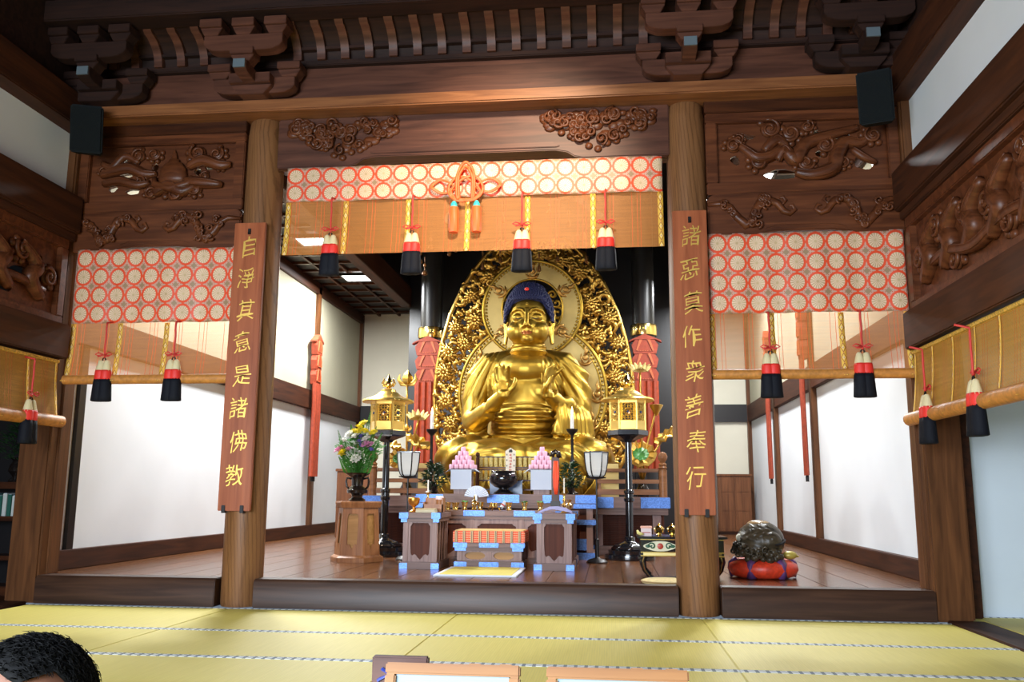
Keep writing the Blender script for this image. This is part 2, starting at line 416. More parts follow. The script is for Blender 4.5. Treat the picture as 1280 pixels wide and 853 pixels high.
# tatami floor of the front hall, every mat a part
fl = struct(B(-8, 8, -9.4, 0, -.12, -.032).build('floor', darkceil))
rows = [(-1.285, -.20)] + [(-1.285 - .92*(k+1), -1.285 - .92*k) for k in range(8)]
cols = [(-3.52, -1.83), (-1.83, 0), (0, 1.83), (1.83, 3.60)]
def mat_piece(x0, x1, y0, y1):
    t = B(x0+.0015, x1-.0015, y0+.0015, y1-.0015, -.032, 0).build('tatami_mat', tat, fl, bevel=.004)
    for a, b in ((y0, y0+.032), (y1-.032, y1)):
        B(x0+.002, x1-.002, a+.0012, b-.0012, -.02, .0022).build('border', her, t)
for y0, y1 in rows:
    for x0, x1 in cols: mat_piece(x0, x1, y0, y1)
for y0, y1 in ((-.70, .20), (-1.62, -.70), (-2.54, -1.62)): mat_piece(3.90, 5.70, y0, y1)
for s in (-1, 1): trim(B(*sorted((s*3.60, s*3.86)), -9.4, -.14, -.05, .012), wd_darky)
struct(B(-7, -3.86, -9.4, .7, -.05, 0).build('floor', wd_dark))
# raised wooden floor of the altar room, every board a part
f2 = struct(B(-3.85, 3.85, 0, 10.1, 0, .168).build('floor', darkceil, loc=(0,0,0)))
wB = 7.6/24
bmesh_cache = {}
for i in range(24):
    cuts = [0.0] + [[2.6, 6.3], [4.1, 7.6], [1.7, 5.4], [3.4, 8.2]][i % 4] + [10.05]
    for a, b in zip(cuts, cuts[1:]):
        L = round(b-a, 3)
        if L not in bmesh_cache:
            bmesh_cache[L] = B(0, wB-.003, 0, L-.003, -.032, 0).me('floorboard', bevel=.0025); bmesh_cache[L].materials.append(wd_floor)
        o = put('floorboard', bmesh_cache[L], f2); o.location = (-3.8 + i*wB, a, .20)
# the step in front of it: three sills between the pillars
for x0, x1 in ((-3.53, -1.99), (-1.67, 1.67), (1.99, 3.53)):
    m = MB(); m.prism([(-.165, 0), (-.165, .195), (-.145, .222), (.02, .222), (.02, 0)], 'x', x0, x1)
    trim(m, wd_sill, .006)
# altar-room walls: plaster with posts and rails as parts
plaster_up = plain('dimmed_plaster', (.40, .37, .26), .9, vary=.05, vs=1.0)  # same plaster, with the dimmer light above the rail put into its colour
def side_wall(name, s):
    x0, x1 = sorted((s*3.82, s*3.95))
    w = struct(B(x0, x1, .145, 10.1, .0, 4.7).build(name, plaster))
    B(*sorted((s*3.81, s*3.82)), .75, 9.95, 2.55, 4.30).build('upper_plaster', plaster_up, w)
    trim(B(*sorted((s*3.79, s*3.95)), .10, .145, 0, 4.5), wd_darky)
    a, b = sorted((s*3.755, s*3.84))
    B(a, b, .15, 10, 2.27, 2.58).build('rail', wd_darky, w, bevel=.008)
    B(a, b, .15, 10, 4.26, 4.45).build('rail', wd_darky, w, bevel=.008)
    for y in (4.6, 7.25, 9.95): B(a-.004*s, b, y-.07, y+.07, .2, 4.4).build('post', wd_post, w, bevel=.008)
    bb = struct(B(a-.012*(s > 0), b+.012*(s < 0), .12, 10, .2, .375).build('baseboard_' + name.split('_')[1], wd_darky, bevel=.008))
side_wall('wall_left', -1); side_wall('wall_right', 1)
wb = struct(B(-3.9, 3.9, 10.0, 10.12, 0, 4.7).build('wall_back', plast_w))
for s in (-1, 1):
    x0, x1 = sorted((s*2.5, s*3.8))
    B(x0, x1, 9.93, 10.0, 2.27, 2.60).build('rail', blackwood, wb)
    B(x0, x1, 9.95, 10.0, .2, .36).build('rail', wd_dark, wb)
    B(s*2.56-.05, s*2.56+.05, 9.9, 10.0, .2, 4.5).build('post', blackwood, wb)
B(-2.5, 2.5, 8.6, 8.7, .2, 6).build('backdrop_panel', blackwood, wb)
for s in (-1, 1): B(s*2.5-.02, s*2.5+.02, 8.7, 10, .2, 5.8).build('backdrop_panel', blackwood, wb)
# coffered ceilings of the aisles
ce = struct(B(-3.9, 3.9, .2, 10.1, 6.0, 6.08).build('ceiling', darkceil))
for s in (-1, 1):
    x0, x1 = sorted((s*2.62, s*3.85))
    c2 = struct(B(x0, x1, .2, 10.0, 4.47, 4.52).build('ceiling', darkceil))
    for k in range(20): B(x0, x1, .55+k*.48, .60+k*.48, 4.43, 4.47).build('ceiling_batten', wd_dark, c2)
    for k in range(1, 3): B(x0 + (x1-x0)*k/3-.022, x0 + (x1-x0)*k/3+.022, .2, 10, 4.425, 4.47).build('ceiling_batten', wd_darky, c2)
    a, b = sorted((s*2.46, s*2.66))
    trim(B(a, b, .25, 8.55, 4.30, 4.66), wd_darky, .01)
    B(a+.08, b-.08, .25, 10, 4.66, 6.0).build('ceiling_side_board', blackwood, c2)
# ceiling lamps of the aisles
lampm = plain('lamp_diffuser', (.9, .9, .9), .5, emit=(1, .97, .93), es=9)
for i, (x, y) in enumerate(LAMPS):
    side = 'left' if x < 0 else 'right'
    t = thing('ceiling_lamp', 'square white %s on the dark coffered ceiling of the %s aisle' % (('ceiling lamp nearest the hall', 'middle ceiling lamp', 'ceiling lamp furthest back')[i % 3], side), 'lamp', (x, y, 4.43), 'aisle ceiling lamps')
    B(x-.20, x+.20, y-.20, y+.20, 4.395, 4.425).build('diffuser', lampm, t)
    m = MB()
    for a0, a1, b0, b1 in ((-.23,.23,-.23,-.20), (-.23,.23,.20,.23), (-.23,-.20,-.20,.20), (.20,.23,-.20,.20)): m.box(x+a0, x+a1, y+b0, y+b1, 4.385, 4.43)
    m.build('frame', iron, t)

# ---------------------------------------------------------------- hall: side walls above the blinds
for s in (-1, 1):
    nm = 'left' if s < 0 else 'right'
    x0, x1 = sorted((s*3.60, s*3.74))
    w = struct(B(x0, x1, -9.4, -.14, 3.3, 5.6).build('wall_hall_' + nm, plaster))
    a, b = sorted((s*3.43, s*3.62))
    trim(B(a, b, -9.4, -.13, 3.13, 3.455), wd_darky, .012)
    trim(B(*sorted((s*3.47, s*3.62)), -9.4, -.13, 3.06, 3.13), wd_darky, .008)
    trim(B(a, b, -9.4, -.13, 4.055, 4.36), wd_darky, .012)
    trim(B(*sorted((s*3.56, s*3.61)), -9.4, -.13, 4.36, 5.6), wd_top, .004)
    trim(B(*sorted((s*3.44, s*3.62)), -9.4, -.13, 2.02, 2.31), wd_darky, .01)
    trim(B(*sorted((s*3.52, s*3.80)), -3.95, -3.67, 0, 4.4), wd_post, .012)
    trim(B(*sorted((s*3.52, s*3.80)), -7.65, -7.37, 0, 4.4), wd_post, .012)
    # neighbouring room: a plaster wall facing the hall
wr = struct(B(3.78, 7.2, .22, .32, 0, 3.2).build('wall_side_right', plain('daylit_plaster', (.66, .74, .80), .85, vary=.04, vs=1.3)))  # blue of the daylight put into the plaster colour
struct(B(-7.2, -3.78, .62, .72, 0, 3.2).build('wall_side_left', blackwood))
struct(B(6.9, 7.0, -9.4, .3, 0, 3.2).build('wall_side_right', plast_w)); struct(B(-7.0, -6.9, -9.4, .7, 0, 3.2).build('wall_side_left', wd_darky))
for s in (-1, 1): struct(B(*sorted((s*3.66, s*7.1)), -9.4, .4, 3.2, 3.3).build('ceiling', darkceil))
struct(B(-3.9, 3.9, -9.4, .2, 5.6, 5.7).build('ceiling', darkceil))
struct(B(-4.2, 4.2, -9.6, -9.4, 3.3, 5.7).build('wall_front', wd_darky))

# ================================================================ TIMBER FRAME
for s in (-1, 1):
    nm = 'left' if s < 0 else 'right'
    p = thing('round_pillar', 'round zelkova pillar on the %s of the altar opening, carrying a gilt inscribed board' % nm, 'pillar', (s*1.83, 0, 0), 'round pillars of the altar opening')
    m = MB(); m.lathe([(.158, 0), (.164, .03), (.166, 1.2), (.165, 2.8), (.158, 4.0), (.145, 4.12), (.12, 4.16)], 40, (s*1.83, 0, 0))
    m.build('shaft', wd_pil, p, smooth='auto')
    c = thing('corner_post', 'square cedar corner post on the far %s where altar room meets hall' % nm, 'post', (s*3.66, 0, 0), 'square corner posts')
    B(s*3.66-.14, s*3.66+.14, -.15, .14, 0, 4.4).build('shaft', wd_post, c, smooth='auto', bevel=.016)
    B(*sorted((s*3.50, s*3.53)), -.05, .09, .22, 3.0).build('jamb', wd_post, c, bevel=.006)
# head plate, boards and lips over the pillars
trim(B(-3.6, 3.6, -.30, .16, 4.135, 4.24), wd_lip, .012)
trim(B(-3.6, 3.6, -.19, .14, 4.24, 4.56), wd_kor, .006)
trim(B(-3.6, 3.6, -.25, .14, 4.555, 4.605), wd_top, .008)
trim(B(-3.6, 3.6, -.155, .10, 3.995, 4.135), wd_dark, .006) if False else None
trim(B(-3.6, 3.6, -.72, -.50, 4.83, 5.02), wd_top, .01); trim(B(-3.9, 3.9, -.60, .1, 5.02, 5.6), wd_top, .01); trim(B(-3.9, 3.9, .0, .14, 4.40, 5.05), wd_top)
for s in (-1, 1): trim(B(*sorted((s*1.98, s*3.53)), -.115, .1, 4.035, 4.135), wd_dark, .006)
# cove of curved ribs between the brackets: board behind, every rib a part
cove = thing('ribbed_cove', 'curved cove of dark ribs high above the altar opening between the bracket blocks', 'cove', (0, -.2, 4.63))
def covept(t, d=0): # t 0..1 bottom to top
    a = t*pi/2*.92
    return (-.21 - (.36-d)*(1-cos(a)) - d*.9*cos(a), 4.60 + .25*sin(a) - d*sin(a)*.6)
m = MB(); prof = [covept(t/8) for t in range(9)]; prof2 = [(y+.05, z+.03) for y, z in reversed(prof)]
m.prism(prof + prof2, 'x', -3.5, 3.5); m.build('cove_board', wd_top, cove, smooth='auto')
m = MB(); m.box(-3.5, 3.5, -.285, -.235, 4.685, 4.71); m.build('rail', wd_top, cove)
m = MB(); pr = [covept(t/8, .07) for t in range(9)]; pr2 = [covept(t/8, -.01) for t in range(8, -1, -1)]
m.prism(pr + pr2, 'x', -.036, .036); ribme = m.me('rib', (0, -.2, 4.63), smooth='auto'); ribme.materials.append(wd_kor)
for k in range(-16, 17):
    x = k*.212
    if min(abs(x-1.83), abs(x+1.83)) < .30 or abs(x) > 3.35: continue
    o = put('rib', ribme, cove); o.location = (x, 0, 0)
# bracket blocks over pillars and posts
def block(m, x, y, z, w, h, d=None):   # bearing block: square top, coved lower half
    d = d or w
    m.box(x-w/2, x+w/2, y-d/2, y+d/2, z+h*.5, z+h)
    pts = [(-w/2, h*.5), (w/2, h*.5), (w*.42, h*.28), (w*.34, h*.1), (w*.31, 0), (-w*.31, 0), (-w*.34, h*.1), (-w*.42, h*.28)]
    m.prism([(x+a, z+b) for a, b in pts], 'y', y-d*.36, y+d*.36)
def arm(m, x, y, z, L, h, d):
    pts = [(-L/2, h), (L/2, h), (L/2, h*.45), (L*.46, h*.22), (L*.38, h*.05), (L*.28, 0), (-L*.28, 0), (-L*.38, h*.05), (-L*.46, h*.22), (-L/2, h*.45)]
    m.prism([(x+a, z+b) for a, b in pts], 'y', y-d/2, y+d/2)
def bracket(x, label, wm=None):
    t = thing('bracket_complex', label, 'bracket', (x, -.2, 4.24), 'bracket blocks above the posts')
    def pc(nm, fn):
        mt = wm or wd_kor; m = MB(); fn(m); return m.build(nm, mt, t, smooth='auto', bevel=.004)
    pc('bearing_block', lambda m: block(m, x, -.28, 4.24, .36, .17))
    pc('bracket_arm', lambda m: arm(m, x, -.30, 4.27, .72, .14, .11))
    for dx in (-.31, .31): pc('small_block', lambda m: block(m, x+dx, -.30, 4.41, .20, .13, .17))
    pc('nose', lambda m: m.prism([(-.2, 4.32), (-.60, 4.33), (-.66, 4.36), (-.66, 4.43), (-.2, 4.43)], 'x', x-.055, x+.055))
    B(x-.05, x+.05, -.672, -.658, 4.355, 4.428).build('nose_end', plain('grey_painted_end', (.10, .13, .15), .6), t)
    pc('small_block', lambda m: block(m, x, -.56, 4.43, .20, .12, .17))
    pc('bracket_arm', lambda m: arm(m, x, -.56, 4.53, .68, .14, .12))
    for dx in (-.28, 0, .28): pc('small_block', lambda m: block(m, x+dx, -.56, 4.67, .19, .14, .18))
bracket(-1.83, 'stacked wooden bracket blocks above the left round pillar')
bracket(1.83, 'stacked wooden bracket blocks above the right round pillar')
bracket(-3.2, 'shadowed bracket blocks above the left corner post', wd_top)  # corner darkness put into the bracket wood
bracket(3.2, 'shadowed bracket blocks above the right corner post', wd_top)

# ---------------------------------------------------------------- carved beams and transoms
def cloudtubes(m, cx, cz, y, w, h, n, rmin, rmax, rnd, tri=True, rad=.012):
    for i in range(n):
        fx = rnd.uniform(-1, 1); top = 1 - abs(fx)*.75 if tri else 1
        fz = rnd.uniform(-1, 1)
        x = cx + fx*w/2; z = cz + h/2 - (1 - fz)*.5*h*top
        r = rnd.uniform(rmin, rmax); sg = rnd.choice((-1, 1)); a0 = rnd.uniform(0, 6.28)
        p = spiral(x, z, y, r, rnd.uniform(1.1, 1.7), a0, sg, 18)
        m.tube(p, [rad*(.75 + .5*k/18) for k in range(len(p))], 5)
        m.ball((x, y-.004, z), (r*.25, .02, r*.25), 6, 4)
kb = thing('carved_beam', 'wide rainbow beam with openwork cloud carvings above the centre blind', 'beam', (0, 0, 3.7))
pts = [(-1.69, 3.69), (-1.05, 3.69), (-.98, 3.705), (-.92, 3.745), (-.82, 3.765), (.74, 3.765), (.84, 3.745), (.90, 3.705), (.97, 3.69), (1.69, 3.69), (1.69, 4.135), (-1.69, 4.135)]
m = MB(); m.prism(pts, 'y', -.095, .10); m.build('beam_body', wd_kor, kb, smooth='auto', bevel=.008)
m = MB(); m.prism([(-.86, 3.80), (-.80, 3.835), (.72, 3.835), (.78, 3.80), (.75, 3.79), (-.83, 3.79)], 'y', -.108, -.09); m.build('moulding', wd_kor, kb, bevel=.004)
rnd = random.Random(5)
for sx in (-1, 1):
    m = MB(); xm = sx*1.10
    for k in range(40):
        q = rnd.uniform(-1, 1); hh = .30*(1 - abs(q)*.72); zz = 4.07 - hh*rnd.random(); m.ball((xm + q*.46, -.098, zz), (.055, .020, .042), 9, 5)
    cloudtubes(m, xm-.0*sx, 3.93, -.125, .90, .30, 40, .034, .066, rnd, rad=.0145)
    for k in range(12):   # rim of small lobes
        t = k/11; x = xm - .46 + .92*t; m.ball((x, -.108, 4.06 + .02*sin(t*21)), (.036, .022, .026), 8, 5)
    for k in range(13):
        t = k/12; x = xm - .46 + .92*t; z = 4.04 - .28*(1 - abs(2*t-1))**.8 + .012*sin(k*2.1); m.ball((x, -.106, z), (.034, .018, .03), 8, 5)
    m.build('cloud_carving', wd_carve, kb, smooth=True)
def side_beam(sx, label):
    t = thing('carved_beam', label, 'beam', (sx*2.76, 0, 3.0), 'side rainbow beams')
    x0, x1 = 1.985, 3.525
    pts = [(x0, 2.975), (2.37, 2.975), (2.42, 2.99), (2.47, 3.0), (2.55, 3.01), (2.96, 3.01), (3.04, 3.0), (3.09, 2.99), (3.14, 2.975), (x1, 2.975), (x1, 3.30), (x1-.05, 3.335), (x0+.05, 3.335), (x0, 3.30)]
    m = MB(); m.prism([(sx*a, b) for a, b in pts], 'y', -.10, .10); m.build('beam_body', wd_carve, t, smooth='auto', bevel=.012)
    m = MB(); m.prism([(sx*a, b) for a, b in ((2.44, 3.03), (2.53, 3.075), (2.98, 3.075), (3.07, 3.03), (2.99, 3.058), (2.52, 3.058))], 'y', -.108, -.095); m.build('moulding', wd_carve, t)
    m = MB(); c = 2.755; r2 = random.Random(3)
    for q in (-1, 1):
        def P(a, b): return (sx*(c + q*a), -.105, b)
        path = [P(.77, 3.24), P(.66, 3.25), P(.60, 3.22), P(.54, 3.13), P(.47, 3.06), P(.42, 3.08), P(.40, 3.16), P(.35, 3.25), P(.29, 3.27), P(.22, 3.24), P(.17, 3.17), P(.12, 3.15), P(.08, 3.18), P(.10, 3.22), P(.13, 3.21)]
        m.tube(path, [.016, .024, .032, .036, .040, .036, .038, .040, .036, .032, .028, .024, .02, .015, .009], 7)
        m.tube([P(.24, 3.28), P(.18, 3.22), P(.15, 3.26), P(.17, 3.29), P(.20, 3.28)], [.010, .016, .018, .014, .008], 5)
        for k in range(16):
            i = r2.randint(2, 8); px, py, pz = path[i]; rr = r2.uniform(.026, .045)
            sp = spiral(px + r2.uniform(-.05, .05), pz + r2.uniform(-.045, .03), -.128, rr, 1.3, r2.uniform(0, 6), r2.choice((-1, 1)), 14); m.tube(sp, .011, 5)
    m.build('vine_carving', wd_carve, t, smooth=True)
side_beam(-1, 'dark carved rainbow beam with vine scrolls above the left bay blind')
side_beam(1, 'carved rainbow beam with vine scrolls above the right bay blind')

def blob(cx, cz, rx, rz, n=16, seed=0, wob=.22):
    r = random.Random(seed); ph = [r.uniform(0, 6.28) for _ in range(3)]
    return [(cx + rx*(1 + wob*sin(2*a+ph[0])*.6 + wob*sin(3*a+ph[1])*.6)*cos(a), cz + rz*(1 + wob*sin(2*a+ph[0])*.6 + wob*sin(3*a+ph[2])*.6)*sin(a)) for a in [2*pi*k/n for k in range(n)]]
def pierced(outer, holes, d0, d1):
    """flat board with openings cut right through; coordinates (a, z), depth d"""
    from mathutils.geometry import delaunay_2d_cdt
    P2 = []; E2 = []
    for loop in [outer] + holes:
        o = len(P2); P2 += [Vector(p) for p in loop]; E2 += [(o+i, o+(i+1) % len(loop)) for i in range(len(loop))]
    vs, es, fs = delaunay_2d_cdt(P2, E2, [], 0, 1e-5)[:3]
    def inp(p, poly):
        c = False
        for i in range(len(poly)):
            (ax_, ay_), (bx_, by_) = poly[i-1], poly[i]
            if (ay_ > p[1]) != (by_ > p[1]) and p[0] < (bx_-ax_)*(p[1]-ay_)/(by_-ay_) + ax_: c = not c
        return c
    keep = []
    for f in fs:
        c = (sum(vs[i][0] for i in f)/3, sum(vs[i][1] for i in f)/3)
        if inp(c, outer) and not any(inp(c, h) for h in holes): keep.append(f)
    cnt = {}
    for f in keep:
        for i in range(3):
            a, b = f[i], f[(i+1) % 3]; cnt.setdefault((min(a, b), max(a, b)), []).append((a, b))
    n = len(vs); m = MB()
    m.add([(v[0], d0, v[1]) for v in vs] + [(v[0], d1, v[1]) for v in vs],
          [tuple(f) for f in keep] + [tuple(i+n for i in reversed(f)) for f in keep] + [(e[0][1], e[0][0], e[0][0]+n, e[0][1]+n) for e in cnt.values() if len(e) == 1])
    return m
def transom(name_label, tr, W0, Z0, Z1, holes, clouds, tails, woodm, seed, extra=None, mirror=False):
    """tr maps (a, depth, z) to world; a runs 0..W0"""
    o = thing('carved_transom', name_label, 'transom', tr(W0/2, 0, Z0), 'carved cloud transoms')
    fw = .085
    def fr(a0, a1, z0, z1):
        m = MB(); m.box(a0, a1, -.07, .05, z0, z1); m.v = [tr(*v) for v in m.v]; m.build('frame', woodm, o, bevel=.008)
    fr(0, W0, Z0-.03, Z0+fw*.8); fr(0, W0, Z1-fw, Z1); fr(0, fw*1.1, Z0+fw*.8, Z1-fw); fr(W0-fw*1.1, W0, Z0+fw*.8, Z1-fw)
    a0, a1, z0, z1 = fw*1.1, W0-fw*1.1, Z0+fw*.8, Z1-fw
    w, h = a1-a0, z1-z0
    def L(x, z): return (a0 + ((1-x) if mirror else x)*w, z0 + z*h)
    hl = [[L(x, z) for x, z in blob(cx, cz, rx*.55, rz*.60, 14, seed+i)] for i, (cx, cz, rx, rz) in enumerate(holes)]
    m = pierced([(a0, z0), (a1, z0), (a1, z1), (a0, z1)], hl, -.02, .015); m.v = [tr(*v) for v in m.v]; m.build('panel', woodm, o)
    m = MB(); r = random.Random(seed)
    for x, z, rr, sg, a in clouds:   # cloud heads: a domed disc with a spiral ridge and lobes round it
        cx, cz = L(x, z); rr *= h
        m.ball((cx, -.035, cz), (rr*.9, .028, rr*.8), 12, 6)
        sp = spiral(cx, cz, -.058, rr*.95, 1.5, a, sg, 24); m.tube(sp, [rr*.16*(1.25-.5*k/24) for k in range(25)], 6)
        for k in range(5):
            q = a + k*.75*sg + .3; m.ball((cx + rr*1.15*cos(q), -.03, cz + rr*1.0*sin(q)), (rr*.42, .026, rr*.4), 8, 5)
    for path, rad in tails:          # streaming bodies and tails
        pts = [L(x, z) for x, z in path]; P = []
        for i in range(len(pts)-1):  # Catmull-Rom
            p0, p1, p2, p3 = pts[max(i-1,0)], pts[i], pts[i+1], pts[min(i+2, len(pts)-1)]
            for k in range(5):
                t = k/5; f = lambda a, b, c, d: .5*(2*b + (c-a)*t + (2*a-5*b+4*c-d)*t*t + (3*b-a-3*c+d)*t**3)
                P.append((f(p0[0],p1[0],p2[0],p3[0]), -.04 - .012*sin(i+t), f(p0[1],p1[1],p2[1],p3[1])))
        P.append((pts[-1][0], -.04, pts[-1][1])); n = len(P)
        rd = [rad*h*(.55 + .6*sin(pi*min(1, (k+2)/(n+1)))) for k in range(n)]
        m.tube(P, rd, 7)
        for dz in (-.5, .5): m.tube([(a, b-rd[k]*.75, c+dz*rd[k]) for k, (a, b, c) in enumerate(P)], [q*.16 for q in rd], 4)
    if extra: extra(m, L, h)
    m.v = [tr(*v) for v in m.v]; m.build('cloud_carving', woodm, o, smooth=True)
    return o
trR = lambda a, d, z: (1.985 + a, -.03 + d, z)
holesR = [(.17, .78, .10, .10), (.11, .40, .055, .12), (.38, .14, .20, .13), (.60, .80, .07, .10), (.74, .75, .09, .12), (.72, .50, .08, .14), (.86, .30, .10, .20), (.36, .50, .05, .10), (.61, .46, .04, .10)]
cloudsR = [(.10, .62, .13, 1, 0), (.32, .88, .17, -1, 2), (.25, .34, .15, 1, 1), (.44, .80, .16, 1, 3), (.52, .30, .14, -1, 0), (.64, .58, .14, -1, 1), (.92, .72, .14, 1, 2), (.54, .90, .11, -1, 1), (.74, .30, .11, 1, 3), (.13, .72, .09, -1, 2)]
tailsR = [([(.14, .62), (.19, .50), (.24, .40), (.32, .44), (.40, .60), (.42, .74)], .085), ([(.36, .36), (.40, .52), (.46, .34), (.52, .60), (.66, .74), (.84, .86)], .10),
          ([(.46, .16), (.56, .10), (.68, .20), (.71, .44), (.76, .62), (.84, .60), (.90, .70)], .11), ([(.28, .52), (.36, .70), (.42, .55)], .08), ([(.80, .50), (.86, .36), (.93, .26)], .06)]
transom('dark red transom with streaming cloud carvings above the right bay, a lamp showing through', trR, 1.54, 3.36, 4.035, holesR, cloudsR, tailsR, wd_carve, 4)
def jewel(m, L, h):   # flaming jewel in the middle of the left transom
    cx, cz = L(.58, .56)
    m.lathe([(.02, 0), (.12*1, .0), (.135, .06), (.12, .14), (.075, .20), (.05, .205), (.05, .23), (.03, .235), (.026, .26), (.0, .33)], 16, (cx, -.045, cz-.14), 1, .4)
    m.tube([L(.46, .42)[:1] + (-.06,) + L(.46, .42)[1:], L(.47, .28)[:1] + (-.07,) + L(.47, .28)[1:], L(.58, .20)[:1] + (-.075,) + L(.58, .20)[1:], L(.70, .28)[:1] + (-.07,) + L(.70, .28)[1:], L(.72, .42)[:1] + (-.06,) + L(.72, .42)[1:]], [.02, .035, .04, .035, .02], 7)
trL = lambda a, d, z: (-3.525 + a, -.03 + d, z)
holesL = [(.20, .72, .09, .10), (.24, .48, .08, .07), (.16, .26, .06, .08), (.30, .20, .10, .07), (.47, .30, .05, .10), (.44, .62, .05, .12), (.74, .52, .05, .10), (.82, .60, .06, .10)]
cloudsL = [(.33, .82, .13, 1, 1), (.44, .84, .12, -1, 0), (.74, .84, .16, 1, 2), (.87, .80, .14, -1, 1), (.44, .14, .12, 1, 0), (.60, .12, .16, -1, 3), (.74, .20, .13, 1, 2), (.90, .62, .10, -1, 0), (.10, .55, .10, 1, 0), (.36, .36, .10, -1, 2), (.80, .42, .08, 1, 1)]
tailsL = [([(.08, .50), (.18, .56), (.28, .60), (.38, .50), (.46, .50)], .09), ([(.10, .34), (.22, .38), (.34, .30), (.42, .34)], .075), ([(.08, .72), (.16, .62), (.24, .82), (.34, .70)], .07), ([(.68, .60), (.78, .70), (.90, .60), (.97, .62)], .09), ([(.66, .34), (.78, .30), (.92, .26)], .09), ([(.46, .14), (.56, .26), (.66, .16), (.74, .28)], .10)]
transom('shadowed transom carved with a flaming jewel among clouds above the left bay', trL, 1.54, 3.36, 4.035, holesL, cloudsL, tailsL, wd_carve, 21, jewel)
holesS = [(.08, .72, .05, .12), (.14, .45, .06, .14), (.20, .20, .08, .12), (.30, .60, .05, .14), (.36, .30, .08, .12), (.45, .75, .06, .10), (.55, .42, .07, .16), (.66, .65, .06, .14), (.76, .30, .08, .15), (.88, .6, .06, .15)]
rs = random.Random(8)
cloudsS = [(.05 + .09*i + rs.uniform(-.02, .02), .5 + .32*sin(i*2.3), .15, rs.choice((-1, 1)), rs.uniform(0, 6)) for i in range(11)]
tailsS = [([(x, .15 + rs.uniform(-.05, .1)), (x+.05, .4), (x+.03, .6), (x+.09, .85)], .10) for x in (.06, .18, .30, .42, .55, .68, .80)] + [([(.05, .3), (.2, .35), (.35, .2), (.5, .3), (.7, .2), (.9, .3)], .07)]
for s in (-1, 1):
    trS = (lambda s: (lambda a, d, z: (s*(3.56 + d*1.0) if s > 0 else -(3.56 + d), -.18 - a, z)))(s)
    transom(('carved transom of the hall side wall on the right, pale wall showing through its gaps', 'carved transom of the hall side wall on the left, in deep shade')[s < 0], trS, 3.45, 2.31, 3.06, holesS, cloudsS, tailsS, wd_carve, 30+s)
# ================================================================ BLINDS, TASSELS, BOARDS
CELL = .154
def blind(label, x0, x1, y, ztop, zval, zbot, strips, roll, mt, tr=None, valance=True, edgew=.022):
    """bamboo blind hanging in the plane y; tr maps (x, depth, z) to the world"""
    tr = tr or (lambda a, d, z: (a, y + d, z))
    t = thing('bamboo_blind', label, 'blind', tr((x0+x1)/2, 0, ztop), 'reed blinds of the altar opening' if valance else 'rolled reed blinds of the side openings')
    w = x1 - x0
    def bow(z):   # the lower end swings a little towards the hall
        q = max(0, (zval - z)/(zval - zbot)); return -.012 - .05*q*q
    sheet('reed_sheet', mt, lambda u, v: tr(x0 + u*w, bow(ztop + v*(zbot+roll-ztop)), ztop + v*(zbot+roll-ztop)), 8, 10, w, (ztop-zbot-roll), t, thick=0)
    if roll > .02:
        m = MB(); n = 20
        c = [tr(x0 - .03*(not valance) + (w + .06*(not valance))*k/n, bow(zbot) - roll*.2, zbot + roll) for k in range(n+1)]
        m.tube(c, roll, 14); m.build('bottom_roll', plain('rolled_reed', (.52, .21, .042), .5, vary=.25, vs=30), t, smooth='auto')
    if roll < .02:
        m = MB(); m.tube([(-1.668, y+.03, ztop+.012), (1.668, y+.03, ztop+.012)], .016, 8); m.build('hanging_rod', wd_dark, t, smooth='auto')
    if valance:
        rows = round((ztop - zval)/CELL)
        sheet('brocade_valance', broc, lambda u, v: tr(x0 + u*w, -.035 - .008*sin(u*w*9.3 + .4*sin(7*u)) * (.4 + v) - .004*sin(u*w*31), ztop - v*(ztop-zval)), 90, 12, w/CELL, rows, t, thick=.003)
    for sx in strips:
        hw = edgew; z0 = zval if valance else ztop
        sheet('edging_strip', edge, lambda u, v: tr(x0 + sx*w - hw + 2*hw*u, bow(z0 + v*(zbot-z0)) - .009 - (roll*1.0 if v > .93 and roll > .02 else 0), z0 + v*(zbot + roll*.6 - z0)), 1, 14, 1, abs(z0-zbot)/.085, t, thick=.003)
    if not valance:
        sheet('top_edging', edge, lambda u, v: tr(x0 + u*w, -.024, ztop - .03 + .034*v), 20, 1, 1, 1, t, thick=.003) if False else None
        m = MB(); m.tube([tr(x0 + w*k/8, -.018, ztop - .012) for k in range(9)], .017, 6); m.build('top_edging', plain('gold_braid', (.62, .36, .06), .6, vary=.5, vs=70), t)
    return t
blind('long reed blind under the centre rainbow beam with two rows of red ringed roundels', -1.56, 1.62, -.13, 3.655, 3.35, 2.875, [.006, .165, .335, .494, .652, .822, .994], .0, reed)
blind('sheer reed blind in the left bay with a four row roundel valance', -3.46, -1.98, -.06, 2.995, 2.335, 1.80, [.008, .30, .585, .99], .04, reed_s)
blind('sheer reed blind in the right bay with a four row roundel valance', 1.975, 3.50, -.06, 2.995, 2.335, 1.80, [.01, .315, .665, .993], .04, reed_s)
for s in (-1, 1):
    tr = (lambda s: (lambda a, d, z: (s*(3.50 + d), a, z)))(s)
    blind(('rolled reed blind over the side opening on the right, white wall behind it', 'rolled reed blind over the dim side opening on the left')[s < 0],
          -3.55, -.20, 0, 2.0, 2.0, 1.43, [.993, .885, .77, .66, .55, .44, .33, .22, .11], .05, reed_d, tr, False, .013)
